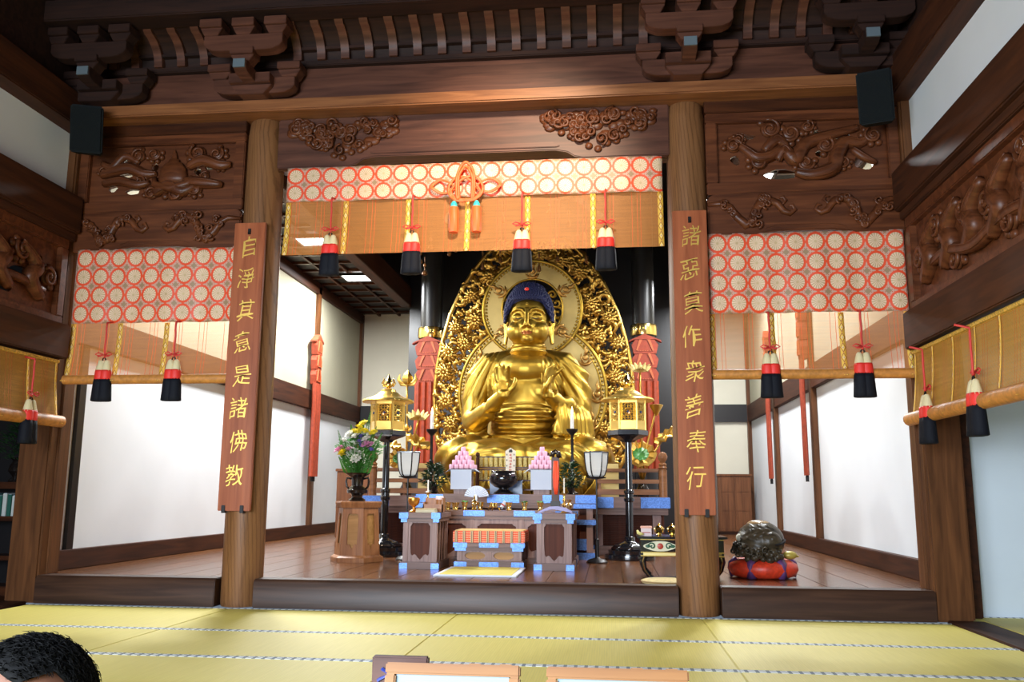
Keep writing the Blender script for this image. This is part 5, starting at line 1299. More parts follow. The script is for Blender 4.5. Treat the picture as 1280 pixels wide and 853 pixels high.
# things on the left side table
t = thing('gilt_goblet', 'round gilt goblet on the left side table', 'goblet', (-.735, 1.42, .723))
m = MB(); m.lathe([(.042, 0), (.045, .01), (.018, .025), (.014, .05), (.045, .075), (.058, .11), (.056, .135), (.050, .14), (.04, .11)], 20, (-.735, 1.42, .723)); m.build('cup', plain('goblet_gilt', (.70, .32, .06), .3, .9), t, smooth='auto')
t = thing('sutra_book', 'pale folded sutra book lying on the left side table', 'book', (-.60, 1.36, .723))
for k in range(3): B(-.69+.002*k, -.50-.003*k, 1.30, 1.42, .723+.013*k, .735+.013*k).build('pages' if k != 2 else 'cover', plain('old_paper', (.62, .58, .42), .8) if k != 2 else plain('tan_cover', (.55, .45, .25), .7), t)
t = thing('wooden_box', 'plain open wooden box standing on the left side table behind the book', 'box', (-.56, 1.55, .723))
for a in ((-.66, -.46, 1.48, 1.495, .723, .80), (-.66, -.46, 1.60, 1.615, .723, .86), (-.66, -.645, 1.48, 1.615, .723, .82), (-.475, -.46, 1.48, 1.615, .723, .86)): B(*a).build('side', wd_ped, t, bevel=.003)
t = thing('lidded_jar', 'small white topped jar standing in the corner of the open wooden box', 'jar', (-.50, 1.55, .723))
m = MB(); m.lathe([(.035, 0), (.038, .01), (.038, .12)], 16, (-.505, 1.55, .723)); m.build('jar', wd_ped, t, smooth='auto'); m = MB(); m.lathe([(.036, .12), (.04, .125), (.04, .15), (.034, .155)], 16, (-.505, 1.55, .723)); m.build('lid', plain('pinkish_lid', (.82, .68, .74), .5), t, smooth='auto')
def small_candlestick(x, y, z, label, h=.22):
    t = thing('candlestick', label, 'candlestick', (x, y, z), 'small brass candlesticks')
    m = MB(); m.lathe([(.032, 0), (.034, .008), (.016, .02), (.024, .04), (.012, .055), (.020, .08), (.011, .10), (.018, .125), (.010, .14), (.014, .17), (.035, .185), (.036, .19), (.01, .188)], 14, (x, y, z)); m.build('stick', brass, t, smooth='auto')
    m = MB(); m.lathe([(.007, .188), (.007, .188+h*.55), (.002, .19+h*.56)], 8, (x, y, z)); m.build('candle', wax, t)
small_candlestick(-.66, 1.72, .723, 'thin white candle on a small brass candlestick on the left side table')
small_candlestick(.715, 1.62, .723, 'thin white candle on a small brass candlestick on the right side table', .26)
for i, (x, y) in enumerate(((-.44, 2.12), (-.47, 2.2), (-.53, 2.14), (-.60, 2.2))): cup(x, y, .732, 'small brass cup at the left end of the long altar table, %s' % ('first', 'second', 'third', 'fourth')[i] + ' from the fan', 'brass cups at the left end of the long table', .08)
t = thing('brass_vase', 'small brass vase at the back right corner of the right side table', 'vase', (.77, 1.55, .723))
m = MB(); m.lathe([(.025, 0), (.028, .01), (.014, .03), (.03, .06), (.032, .08), (.014, .10), (.028, .125), (.03, .13)], 14, (.765, 1.55, .723)); m.build('body', brass, t, smooth='auto')
# upright bell striker stand with a red cord on the right side table
t = thing('bell_stand', 'dark upright stand with a red cord on an arched base on the right side table', 'stand', (.64, 1.50, .723))
m = MB(); m.prism([(.46, .723), (.50, .75), (.58, .785), (.66, .79), (.74, .775), (.80, .74), (.80, .723), (.72, .745), (.62, .76), (.54, .745), (.50, .723)], 'y', 1.44, 1.56); m.build('arched_base', plain('violet_lacquer', (.22, .19, .42), .3), t, bevel=.004)
m = MB(); m.box(.60, .675, 1.48, 1.53, .79, 1.26); m.build('upright', wd_dark, t, bevel=.006)
m = MB(); m.tube([(.60, 1.5, 1.26), (.615, 1.5, 1.30), (.64, 1.5, 1.31), (.665, 1.5, 1.30), (.675, 1.5, 1.25)], .026, 8); m.build('curled_head', bronze, t, smooth=True)
m = MB()
for k in range(3): m.tube([(.63+.014*k, 1.468, 1.22), (.628+.017*k, 1.462, 1.08), (.632+.012*k, 1.466, .97), (.636+.01*k, 1.466, .90)], [.010, .015, .013, .006], 6)
m.build('red_cord', plain('vermilion_cord', (.80, .07, .02), .5), t, smooth=True)
m = MB(); m.box(.59, .685, 1.47, 1.54, .79, .84); m.build('collar', iron, t, bevel=.004)

# ---------------------------------------------------------------- flower pedestal, vase, flowers
PX, PY = -1.48, 2.10
t = thing('hexagonal_pedestal', 'tapered hexagonal wooden pedestal with cusped panels under the flower vase', 'pedestal', (PX, PY, .2))
def hexring(r, z, a0=0): return [(PX + r*cos(a0 + k*pi/3), PY + r*sin(a0 + k*pi/3), z) for k in range(6)]
m = MB(); loft(m, [hexring(.215, .27), hexring(.19, .76)]); m.build('body', wd_inset2, t)
for z0, z1, r0, r1 in ((.2, .245, .285, .285), (.245, .27, .285, .245), (.75, .80, .235, .255), (.80, .815, .255, .25)):
    m = MB(); loft(m, [hexring(r0, z0), hexring(r1, z1)]); m.build('moulding', wd_ped, t, bevel=.003)
for k in range(6):   # frame of each face with a cusped opening
    pf = pierced([(-.122, .27), (.122, .27), (.108, .755), (-.108, .755)], [cusp(0, .335, .69, .115, point=.05)], 0, .012)
    a = pi/6 + k*pi/3; out = []
    for u, d, z in pf.v:
        ap = (.242 - .03*(z-.27)/.485)*cos(pi/6) - d
        out.append((PX + ap*cos(a) - u*sin(a), PY + ap*sin(a) + u*cos(a), z))
    pf.v = out; pf.build('face_frame', wd_ped, t)
t = thing('flower_vase', 'dark bronze vase with two handles on the hexagonal pedestal', 'vase', (PX-.02, PY, .817))
m = MB(); m.lathe([(.085, 0), (.09, .015), (.055, .04), (.06, .06), (.105, .085), (.11, .115), (.085, .14), (.06, .16), (.062, .22), (.07, .25), (.125, .285), (.13, .295), (.10, .29), (.06, .25)], 28, (PX-.02, PY, .817)); m.build('body', bronze, t, smooth='auto')
for s in (-1, 1):
    m = MB(); m.tube([(PX-.02+s*.06, PY, 1.05), (PX-.02+s*.115, PY, 1.06), (PX-.02+s*.125, PY, 1.02), (PX-.02+s*.115, PY, .97), (PX-.02+s*.09, PY, .945)], .011, 7); m.build('handle', bronze, t, smooth=True)
fb = thing('flower_bouquet', 'tall bouquet of yellow, white and pink chrysanthemums in the bronze vase', 'flowers', (PX-.02, PY, 1.08))
r = random.Random(12); fx = PX - .02; heads = []
cols = {'yellow': plain('yellow_petal', (.85, .70, .03), .5), 'white': plain('white_petal', (.85, .86, .80), .5), 'pink': plain('pink_petal', (.82, .36, .60), .5), 'violet': plain('violet_petal', (.16, .12, .50), .5)}
spec = [(.06, 1.63, 'yellow'), (.035, 1.585, 'yellow'), (-.02, 1.545, 'yellow'), (.02, 1.54, 'yellow'), (.085, 1.545, 'yellow'), (-.07, 1.515, 'white'), (-.005, 1.49, 'white'), (.085, 1.515, 'white'), (.10, 1.465, 'white'), (-.125, 1.45, 'white'), (.03, 1.44, 'violet'), (.045, 1.49, 'violet'), (.05, 1.405, 'violet'), (-.02, 1.425, 'white'), (-.15, 1.375, 'pink'), (-.17, 1.35, 'pink'), (-.085, 1.355, 'pink'), (.09, 1.41, 'pink'), (.135, 1.405, 'pink'), (-.125, 1.325, 'yellow'), (-.14, 1.30, 'yellow'), (-.07, 1.325, 'white'), (-.03, 1.34, 'white'), (.03, 1.32, 'white'), (.165, 1.53, 'yellow'), (-.005, 1.26, 'white'), (.155, 1.35, 'violet')]
for dx, z, cn in spec:
    y = PY - .10 + r.uniform(-.05, .05); x = fx + dx*1.12; m = MB(); R_ = r.uniform(.046, .058) if cn != 'violet' else .034
    tilt = Matrix.Rotation(r.uniform(-.3, .9), 3, 'X') @ Matrix.Rotation(r.uniform(-.5, .5), 3, 'Y')
    for ring, (q, cnt, hh) in enumerate(((1, 10, .0), (.7, 8, .008), (.4, 5, .016))):
        for k in range(cnt):
            a = 2*pi*k/cnt + ring*.3; p0 = tilt @ Vector((.2*R_*cos(a), .2*R_*sin(a), hh)); d = tilt @ Vector((cos(a), sin(a), .25 + .4*ring)); m.leaf(Vector((x, y, z)) + p0, d, R_*q, R_*.85, tilt @ Vector((0, 0, 1)), .12)
    m.ball((x, y, z), R_*.35, 6, 4); h = m.build('blossom', cols[cn], fb, fixn=False, label='%s blossom' % cn)
m = MB()
for dx, z, cn in spec: m.tube([(fx + r.uniform(-.02, .02), PY, 1.05), (fx + dx*.6, PY-.04, 1.05 + (z-1.05)*.6), (fx + dx*1.1, PY-.09, z)], .0045, 4)
m.build('stems', fgreen, fb, kind='stuff')
m = MB()
for k in range(1150):
    q = r.random(); a = r.uniform(0, 6.28); w = (.05 + .20*min(1, q*1.5)) * (1 if q < .75 else (1-q)*4); rr = w*sqrt(r.random()); p = (fx + rr*cos(a), PY + rr*sin(a)*.7, 1.07 + .44*q)
    m.leaf(p, (cos(a)*.8, sin(a)*.6, r.uniform(.1, 1.0)), r.uniform(.035, .07), .016, (r.uniform(-.4, .4), -.6, .8), .3)
for dx, z0, z1 in ((-.22, 1.2, 1.56), (.13, 1.35, 1.76), (.20, 1.3, 1.60), (.26, 1.25, 1.53), (-.08, 1.4, 1.62), (-.20, 1.1, 1.28), (.22, 1.1, 1.42), (.06, 1.4, 1.68)):
    for k in range(30):
        t_ = k/29; x = fx + dx*(.5+.5*t_); z = z0 + (z1-z0)*t_
        for s in (-1, 1): m.leaf((x, PY-.05, z), (s*.9, -.2, .55), .055*(1.1-t_), .013, (0, -1, .2), .15)
m.build('foliage', fgreen, fb, kind='stuff', fixn=False)

# ---------------------------------------------------------------- golden lotus arrangements
def lotus(cx, cy, items, label):
    t = thing('golden_lotus_vase', label, 'lotus ornament', (cx, cy, .75), 'golden lotus arrangements')
    m = MB(); m.lathe([(.09, 0), (.10, .02), (.05, .06), (.08, .14), (.09, .20), (.05, .28), (.07, .33)], 20, (cx, cy, .75)); m.build('vase', bronze, t, smooth='auto')
    for kind, x, z, sz in items:
        y = cy - .05
        m = MB(); m.tube([(cx, cy, 1.05), (cx + (x-cx)*.25, cy-.02, 1.05 + (z-1.05)*.45), (cx + (x-cx)*.8, y, 1.05+(z-1.05)*.85), (x, y, z)], .013, 7); m.build('stem', goldor, t, smooth=True)
        m = MB()
        if kind == 'bud':
            m.lathe([(.02*sz, 0), (.05*sz, .03*sz), (.055*sz, .07*sz), (.035*sz, .12*sz), (.0, .16*sz)], 10, (x, y, z), 1, 1, lambda a, q: 1 + .1*cos(5*a))
            for s in (-1, 1): m.tube([(x, y, z), (x+s*.06*sz, y-.01, z+.01*sz), (x+s*.095*sz, y, z+.06*sz), (x+s*.085*sz, y, z+.12*sz)], [.02*sz, .028*sz, .022*sz, .004], 6, flat=(0, 1, 0))
        if kind == 'open':
            for k in range(7):
                a = pi*k/6; m.tube([(x, y, z), (x+.09*sz*cos(a), y-.05, z+.02*sz+.015*sin(a)), (x+.14*sz*cos(a), y-.05, z+.055*sz+.06*sz*sin(a))], [.02, .042*sz, .008], 7, flat=(0, -.9, .5))
            m.lathe([(.02, 0), (.07*sz, .03), (.075*sz, .05), (.05*sz, .05)], 12, (x, y, z))
        if kind == 'pod': m.lathe([(.015, -.07*sz), (.03*sz, -.04*sz), (.07*sz, .03*sz), (.075*sz, .045*sz), (.055*sz, .05*sz), (.0, .05*sz)], 16, (x, y, z))
        if kind in ('leaf', 'round'):
            n = 36; R = .19*sz; tl = Matrix.Rotation(.95 if kind == 'round' else .35, 3, 'X') @ Matrix.Rotation(.0 if kind == 'round' else (.5 if x < 0 else -.6), 3, 'Y')
            for rr, hh in ((0, 0),): pass
            ring = lambda q, hz: [tuple(Vector((x, y-.03, z)) + tl @ Vector((R*q*cos(2*pi*k/n)*(1+.05*cos(9*2*pi*k/n)*q), R*q*sin(2*pi*k/n), hz + .018*q*cos(18*pi*k/n)))) for k in range(n)]
            r0, r1, r2, r3 = ring(.08, -.03), ring(.5, 0), ring(.85, .02), ring(1, .0); b3 = [tuple(Vector(p) + tl @ Vector((0, 0, -.012))) for p in r3]; b0 = [tuple(Vector(p) + tl @ Vector((0, 0, -.015))) for p in r0]
            loft(m, [r0, r1, r2, r3, b3, b0])
            if kind == 'round':
                g = MB(); loft(g, [ring(.05, -.02), ring(.5, .006), ring(.52, .0)]); g.build('leaf_centre', plain('green_enamel', (.06, .22, .05), .4), t, smooth=True)
        m.build({'bud': 'bud', 'open': 'flower', 'pod': 'seed_pod', 'leaf': 'leaf', 'round': 'leaf'}[kind], goldor if kind != 'open' else goldmat, t, smooth='auto')
lotus(-1.53, 4.5, [('bud', -1.54, 2.34, 1.25), ('open', -1.37, 1.88, 1.1), ('leaf', -1.36, 1.58, .95), ('round', -1.62, 1.36, .85), ('bud', -1.53, 1.72, .6), ('leaf', -1.72, 1.55, .7)], 'golden lotus flowers and leaves rising left of the statue behind the lantern')
lotus(1.58, 4.5, [('open', 1.57, 2.50, 1.0), ('pod', 1.77, 2.0, 1.2), ('round', 1.56, 1.42, 1.05), ('leaf', 1.88, 1.66, .9), ('leaf', 1.26, 1.62, .8), ('bud', 1.42, 1.9, .6)], 'golden lotus flowers and leaves rising right of the statue beside the pillar')

# ---------------------------------------------------------------- right: lacquer table, cushion, wooden fish
t = thing('lacquer_table', 'low black lacquer table with gold edges and a painted flower medallion by the right pillar', 'table', (1.78, .9, .2))
X0, X1, Y0, Y1 = 1.42, 2.12, .70, 1.10
B(X0-.03, X1+.03, Y0-.03, Y1+.03, .535, .553).build('tabletop', lacq, t, bevel=.004)
B(X0, X1, Y0, Y1, .385, .535).build('apron', lacq, t)
for z in (.385, .415, .522): B(X0-.002, X1+.002, Y0-.004, Y0, z, z+.008).build('gold_line', brass, t)
B(X0+.02, X1-.02, Y0-.003, Y0, .393, .415).build('gold_band', plain('pale_gold_band', (.62, .50, .20), .4, .6), t)
m = MB(); m.v = [(1.585 + .135*cos(2*pi*k/28)*(1+.08*cos(8*pi*k/28)), yy, .47 + .042*sin(2*pi*k/28)) for yy in (Y0-.005, Y0) for k in range(28)]; m.f = [tuple(range(28)), tuple(range(55, 27, -1))] + [(k, (k+1) % 28, 28+(k+1) % 28, 28+k) for k in range(28)]; m.build('medallion', plain('ivory_inlay', (.70, .66, .45), .4), t)
m = MB()
for s in (-1, 1): m.tube(spiral(1.585+s*.07, .47, Y0-.008, .032, 1.2, 0 if s > 0 else pi, s, 14), .006, 5); m.ball((1.585+s*.105, Y0-.006, .47), (.022, .005, .014), 8, 5)
m.build('medallion_leaves', plain('dark_green_inlay', (.02, .10, .05), .4), t)
m = MB(); m.ball((1.585, Y0-.008, .47), (.026, .007, .026), 10, 6); m.build('medallion_flower', plain('red_inlay', (.45, .04, .02), .4), t)
for x, sx in ((X0+.03, -1), (X1-.03, 1)):
    for y in (Y0+.03, Y1-.03):
        m = MB(); m.tube([(x, y, .40), (x+sx*.015, y, .34), (x-sx*.0, y, .27), (x-sx*.045, y, .215), (x-sx*.06, y, .201)], [.032, .030, .022, .020, .024], 8); lg = m.build('leg', lacq, t, smooth='auto')
        m = MB(); m.tube([(x-sx*.0, y-.03, .39), (x+sx*.015, y-.03, .34), (x, y-.023, .27), (x-sx*.045, y-.021, .215)], .004, 4); m.build('gold_edge', brass, lg)
t = thing('paper_box', 'small pink and white paper box on the black lacquer table', 'box', (1.475, .85, .553)); B(1.43, 1.52, .82, .90, .553, .615).build('box', plain('pinkish_card', (.75, .60, .58), .6), t, bevel=.003)
B(1.425, 1.525, .815, .905, .615, .632).build('lid', plain('salmon_lid', (.80, .42, .30), .6), t, bevel=.003); B(1.44, 1.51, .819, .82, .575, .582).build('red_print', red_dk, t)
for x, nm in ((1.585, 'left'), (1.70, 'right')):
    t = thing('lidded_bowl', 'small lidded brass bowl on the black lacquer table, the %s one of two' % nm, 'bowl', (x, .86, .553), 'lidded brass bowls')
    m = MB(); m.lathe([(.022, 0), (.024, .006), (.018, .014), (.04, .03), (.046, .055), (.05, .058)], 18, (x, .86, .553)); m.build('bowl', brass, t, smooth='auto')
    m = MB(); m.lathe([(.05, .058), (.045, .066), (.02, .085), (.008, .09), (.012, .10), (.0, .108)], 18, (x, .86, .553)); m.build('lid', brass, t, smooth='auto')
t = thing('yellow_horn', 'small pale yellow horn shaped object at the left end of the lacquer table', 'ornament', (1.41, .80, .553))
m = MB(); m.tube([(1.395, .80, .60), (1.402, .80, .577), (1.425, .80, .568), (1.45, .80, .566)], [.008, .016, .015, .006], 8); m.build('body', plain('pale_yellow', (.80, .68, .22), .5), t, smooth=True)
t = thing('round_cushion', 'flat round straw cushion beside the right pillar', 'cushion', (1.60, .28, .2))
m = MB(); m.lathe([(.17, 0), (.19, .008), (.195, .022), (.17, .034), (.08, .038), (.0, .036)], 36, (1.60, .28, .201)); m.build('pad', plain('straw_pad', (.66, .52, .24), .8, vary=.15, vs=40), t, smooth='auto')
m = MB(); m.tube([(1.60+.194*cos(2*pi*k/40), .28+.194*sin(2*pi*k/40), .222) for k in range(40)], .006, 5, closed=True); m.build('piping', plain('cushion_piping', (.35, .22, .08), .7), t)
# wooden fish drum on its cushion
MX2, MY2 = 2.47, .98
cu_t = thing('drum_cushion', 'red and purple lobed cushion under the wooden fish drum', 'cushion', (MX2+.01, MY2, .2))
pr = [(.20, 0), (.265, .02), (.295, .07), (.285, .12), (.22, .155), (.0, .15)]
m = MB(); m.lathe(pr, 48, (MX2+.01, MY2, .201), 1, .95, lambda a, z: 1 + .035*abs(sin(3*a))); m.build('cushion', plain('red_cushion_silk', (.62, .045, .015), .42, vary=.25, vs=30), cu_t, smooth=True)
for k in range(6):
    a = k*pi/3; m = MB(); P = []
    for r_, z in [(.268, .012), (.300, .07), (.291, .122), (.23, .158)]: P.append((MX2+.01 + r_*cos(a), MY2 + r_*.95*sin(a), .201+z))
    P = [(MX2+.01 + (px-MX2-.01)*.965, MY2 + (py-MY2)*.965, pz) for px, py, pz in P]; m.tube(P, [.05, .014, .030, .055], 6, flat=(cos(a)*.35, sin(a)*.35, .1)); m.build('purple_seam', plain('purple_silk', (.10, .035, .13), .5), cu_t, smooth=True)
dr = thing('wooden_fish_drum', 'dark carved wooden fish drum resting on the red cushion', 'drum', (MX2, MY2, .355))
wf = wood('dark_drum_wood', (.018, .013, .007), (.075, .055, .030), 'x', .36)
m = MB(); c = Vector((MX2+.0, MY2, .51)); m.ball(c, (.205, .20, .175), 32, 20); m.ball(c + Vector((-.03, -.01, -.06)), (.20, .19, .10), 20, 12)
m.ball(c + Vector((.06, -.15, .0)), (.10, .07, .09), 14, 9)
me_ = fuse(m, .009, 4, lambda co, n: .007*max(0, sin(co.x*95+2*sin(co.z*60))*sin(co.z*90)) * (1 if co.z > .53 and co.x < MX2+.10 else 0), 'drum'); putmesh('body', me_, wf, dr)
m = MB(); m.ball(c + Vector((-.01, .0, .146)), (.105, .10, .035), 18, 8); m.build('worn_top', plain('worn_tan_patch', (.32, .20, .09), .3), dr, smooth=True)
m = MB(); m.tube([(MX2+.085, MY2-.226, .487), (MX2+.135, MY2-.205, .497), (MX2+.178, MY2-.14, .512), (MX2+.202, MY2-.05, .525)], [.006, .011, .011, .007], 6); m.build('mouth_slit', plain('slit_black', (.003, .003, .003), .9), dr)
m = MB(); m.ball(c + Vector((-.19, -.06, .03)), (.028, .03, .034), 12, 8); m.build('eye', plain('pale_eye', (.62, .62, .50), .3), dr, smooth=True)
m = MB(); r4 = random.Random(9)
for k in range(26):
    q = k/25; a = pi*1.08 + q*pi*.62; m.ball((MX2 + .235*cos(a), MY2 + .225*sin(a)*1.0, .40 + .035*sin(k*1.9) + .05*(q < .3)), r4.uniform(.022, .040), 8, 6)
for k in range(10):
    a = pi*1.05 + k*.2; m.tube(spiral(MX2+.245*cos(a), .42 + .02*sin(k*2), MY2+.24*sin(a), .03, 1.2, k, 1, 12), .009, 5)
m.build('carved_tail', wf, dr, smooth=True)
sk = thing('drum_striker', 'gilt padded head of a drum striker lying beside the wooden fish drum', 'striker', (MX2+.24, MY2-.02, .36))
m = MB(); m.ball((MX2+.235, MY2-.06, .395), (.062, .042, .036), 16, 10); m.build('head', plain('gilt_leather', (.42, .33, .06), .4, .2), sk, smooth=True)
m = MB(); m.tube([(MX2+.28, MY2-.06, .393), (MX2+.31, MY2-.05, .385)], [.016, .007], 8); m.build('knob', plain('gilt_leather_knob', (.42, .33, .06), .4, .2), sk); m = MB(); m.tube([(MX2+.2, MY2-.03, .40), (MX2+.12, MY2+.26, .40), (MX2+.08, MY2+.36, .38)], .010, 8); m.build('handle', wd_ped, sk)
# cabinets at the back of the aisles
t = thing('wooden_cabinet', 'brown two door wooden cabinet at the back of the right aisle', 'cabinet', (3.45, 9.6, .2))
B(3.10, 3.70, 9.45, 9.85, .24, 1.24).build('body', wd_cab, t, bevel=.006)
B(3.08, 3.72, 9.43, 9.86, 1.24, 1.28).build('top', wd_cab, t, bevel=.006); B(3.12, 3.68, 9.48, 9.84, .2, .24).build('plinth', wd_dark, t)
for x0, x1 in ((3.115, 3.395), (3.405, 3.685)):
    d = B(x0, x1, 9.432, 9.452, .26, 1.22).build('door', wd_cab, t, bevel=.004)
    for z0, z1 in ((.30, .58), (.62, .92), (.96, 1.18)): B(x0+.03, x1-.03, 9.426, 9.434, z0, z1).build('door_panel', wd_cab, d, bevel=.003)
B(3.0, 3.06, 9.3, 9.36, .2, .30).build('yellow_tip', plain('yellow_tip', (.65, .55, .10), .5), thing('small_yellow_object', 'small yellow object on the floor left of the back cabinet', 'object', (3.03, 9.33, .2)))
t = thing('wooden_cabinet', 'plain brown wooden cabinet against the left aisle behind the flower vase', 'cabinet', (-2.75, 6.2, .2))
B(-2.95, -2.45, 6.0, 6.4, .24, 1.22).build('body', wd_cab, t, bevel=.006); B(-2.97, -2.43, 5.98, 6.42, 1.22, 1.26).build('top', wd_cab, t, bevel=.006); B(-2.93, -2.47, 6.02, 6.38, .2, .24).build('plinth', wd_dark, t)
for x0, x1 in ((-2.93, -2.705), (-2.695, -2.47)): B(x0, x1, 5.985, 6.002, .27, 1.2).build('door', wd_cab, t, bevel=.004)
# a dark side altar in the neighbouring room on the left
t = thing('side_altar', 'dark wooden side altar with shelves glimpsed behind the left corner post', 'altar', (-4.5, .45, 0))
for z0, z1 in ((.92, .98), (.64, .68), (.30, .34), (0, .08)): B(-5.3, -4.02, .26, .60, z0, z1).build('shelf', wd_dark, t, bevel=.004)
for x in (-5.3, -4.08): B(x, x+.06, .27, .6, 0, .95).build('post', wd_dark, t, bevel=.004)
B(-5.25, -4.08, .55, .6, .05, .92).build('back_panel', blackwood, t)
for k in range(7):
    x = -4.14 - .045*k; b = thing('slim_book', 'slim %s book standing in the dark side altar, %s from the corner post' % (('white', 'green')[k % 2 if k < 3 else 1], ('first', 'second', 'third', 'fourth', 'fifth', 'sixth', 'seventh')[k]), 'book', (x, .42, .68), 'books in the dark side altar')
    B(x-.019, x+.019, .34, .50, .68, .86 + .01*(k % 3)).build('cover', plain('book_%d' % k, ((.6, .62, .58), (.01, .10, .07))[k % 2 if k < 3 else 1], .6), b, bevel=.002)
    B(x-.014, x+.014, .345, .49, .86 + .01*(k % 3), .862 + .01*(k % 3)).build('pages', white, b)
t = thing('dark_evergreen_vase', 'dark green foliage in a bronze vase on the dim side altar', 'vase', (-4.20, .42, .98))
m = MB(); m.lathe([(.06, 0), (.065, .015), (.03, .05), (.07, .10), (.06, .15), (.035, .19), (.06, .22)], 18, (-4.20, .42, .98)); m.build('body', bronze, t, smooth='auto')
r = random.Random(3); m = MB()
for k in range(260):
    q = r.random(); a = r.uniform(0, 6.28); rr = .17*sqrt(r.random())*sin(pi*min(1, q+.15)); m.leaf((-4.20+rr*cos(a), .42+rr*.8*sin(a), 1.17+.42*q), (cos(a), sin(a), .6), .08, .03, (0, 0, 1), .3)
m.build('foliage', green, t, kind='stuff', fixn=False)
t = thing('brass_candle_holder', 'small brass holder gleaming on the dim side altar', 'candlestick', (-4.10, .36, .98)); m = MB(); m.lathe([(.035, 0), (.037, .01), (.012, .03), (.018, .12), (.045, .16), (.02, .165)], 16, (-4.10, .36, .98)); m.build('stick', brass, t, smooth='auto')

# ================================================================ FOREGROUND
# two picture frames leaning on a low desk, a wooden sign behind them
FY = -5.45
dk = thing('low_desk', 'low wooden desk on the tatami carrying two picture frames', 'desk', (1.02, FY+.08, 0))
B(.60, 1.45, FY-.12, FY+.26, .335, .36).build('desktop', wd_sign, dk, bevel=.004)
for x in (.63, 1.38):
    for y in (FY-.10, FY+.20): B(x, x+.04, y, y+.04, 0, .335).build('leg', wd_sign, dk)
def pframe(x0, x1, label):
    t = thing('picture_frame', label, 'picture frame', ((x0+x1)/2, FY, .36), 'picture frames on the low desk')
    z0, z1 = .362, .592; w = .021; R = Matrix.Translation((0, FY, z0)) @ Matrix.Rotation(math.radians(-14), 4, 'X')
    def bx(nm, a0, a1, b0, b1, d0, d1, mt, bev=.003):
        m = MB(); m.box(a0, a1, d0, d1, b0-z0, b1-z0); m.v = [tuple(R @ Vector(v)) for v in m.v]; return m.build(nm, mt, t, bevel=bev)
    bx('frame_side', x0, x1, z1-w, z1, -.012, .012, wd_frame); bx('frame_side', x0, x1, z0, z0+w, -.012, .012, wd_frame)
    bx('frame_side', x0, x0+w, z0+w, z1-w, -.012, .012, wd_frame); bx('frame_side', x1-w, x1, z0+w, z1-w, -.012, .012, wd_frame)
    bx('white_sheet', x0+w, x1-w, z0+w, z1-w, -.003, .006, plain('pale_sheet', (.27, .36, .42), .6), 0)
    for x in (x0+.17, x1-.03): bx('turn_clip', x-.011, x+.011, z1-.006, z1+.003, .010, .016, wd_frame, 0)
pframe(.735, .995, 'pine picture frame with a white sheet at the bottom edge, left one'); pframe(1.045, 1.31, 'pine picture frame with a white sheet at the bottom edge, right one')
t = thing('wooden_sign', 'dark wooden sign with blue brush mark behind the left picture frame', 'sign', (.80, FY+.14, .36))
B(.685, .80, FY+.13, FY+.15, .36, .583).build('board', wd_sign, t, bevel=.003)
m = MB(); m.tube([(.706, FY+.127, .560), (.722, FY+.127, .549), (.704, FY+.127, .540), (.698, FY+.127, .536)], .0035, 5); m.build('blue_mark', plain('blue_paint', (.03, .05, .28), .5), t)
# seated person seen from behind, head bowed towards the altar; only the head shows
pn = thing('person', 'person with short black hair and dark clothes, head bowed, in the lower left corner', 'person', (.16, -5.66, 0))
HXp, HYp, HZp = .165, -5.66, .575
PV = Vector((HXp+.03, HYp, HZp-.12)); bowR = Matrix.Rotation(math.radians(-50), 3, 'Y'); turn = Matrix.Rotation(math.radians(-127), 3, 'Z'); CT = Vector((HXp, HYp, 0)); SHIFT = Vector((-.076, .0, .017))
def bow(vs): return [tuple(PV + bowR @ (Vector(v) - PV)) for v in vs]
def turned(vs): return [tuple(CT + SHIFT + turn @ (Vector(v) - CT)) for v in vs]
m = MB()
m.ball((HXp+.012, HYp, HZp+.01), (.098, .079, .090), 26, 18)                 # skull
m.ball((HXp-.045, HYp, HZp-.055), (.062, .062, .068), 20, 14)               # face
m.tube([(HXp-.100, HYp, HZp-.015), (HXp-.118, HYp, HZp-.045), (HXp-.112, HYp, HZp-.053)], [.008, .013, .010], 8)
m.ball((HXp-.098, HYp, HZp-.085), (.018, .022, .012), 10, 8); m.ball((HXp-.088, HYp, HZp-.112), (.024, .026, .018), 10, 8)
for s in (-1, 1):
    m.ball((HXp-.092, HYp+s*.030, HZp-.015), (.016, .018, .011), 10, 8)
    m.tube([(HXp+.006, HYp+s*.076, HZp-.020), (HXp+.010, HYp+s*.088, HZp+.023), (HXp+.026, HYp+s*.098, HZp+.039), (HXp+.042, HYp+s*.098, HZp+.027), (HXp+.036, HYp+s*.088, HZp-.001), (HXp+.018, HYp+s*.080, HZp-.023)], [.007, .009, .010, .010, .008, .007], 8); m.ball((HXp+.024, HYp+s*.082, HZp+.011), (.014, .009, .024), 8, 6)
m.tube([(HXp+.03, HYp, HZp-.05), (HXp+.03, HYp, HZp-.14)], [.056, .056], 14)
m.v = bow(m.v)
m.tube([(HXp+.03, HYp, HZp-.12), (HXp+.035, HYp, HZp-.20)], [.056, .062], 14)
for s in (-1, 1):   # hands resting on the lap
    m.ball((HXp-.24, HYp+s*.09, .155), (.045, .036, .018), 12, 8)
    for k, (dy, L) in enumerate(((-.026, .055), (-.009, .066), (.009, .062), (.026, .048))): m.tube([(HXp-.275, HYp+s*.09+dy, .155), (HXp-.275-L*.6, HYp+s*.09+dy*1.1, .152), (HXp-.275-L, HYp+s*.09+dy*1.15, .138)], [.0095, .009, .0075], 7)
    m.tube([(HXp-.22, HYp+s*.09-s*.03, .157), (HXp-.25, HYp+s*.09-s*.05, .155), (HXp-.275, HYp+s*.09-s*.052, .148)], [.011, .010, .008], 7)
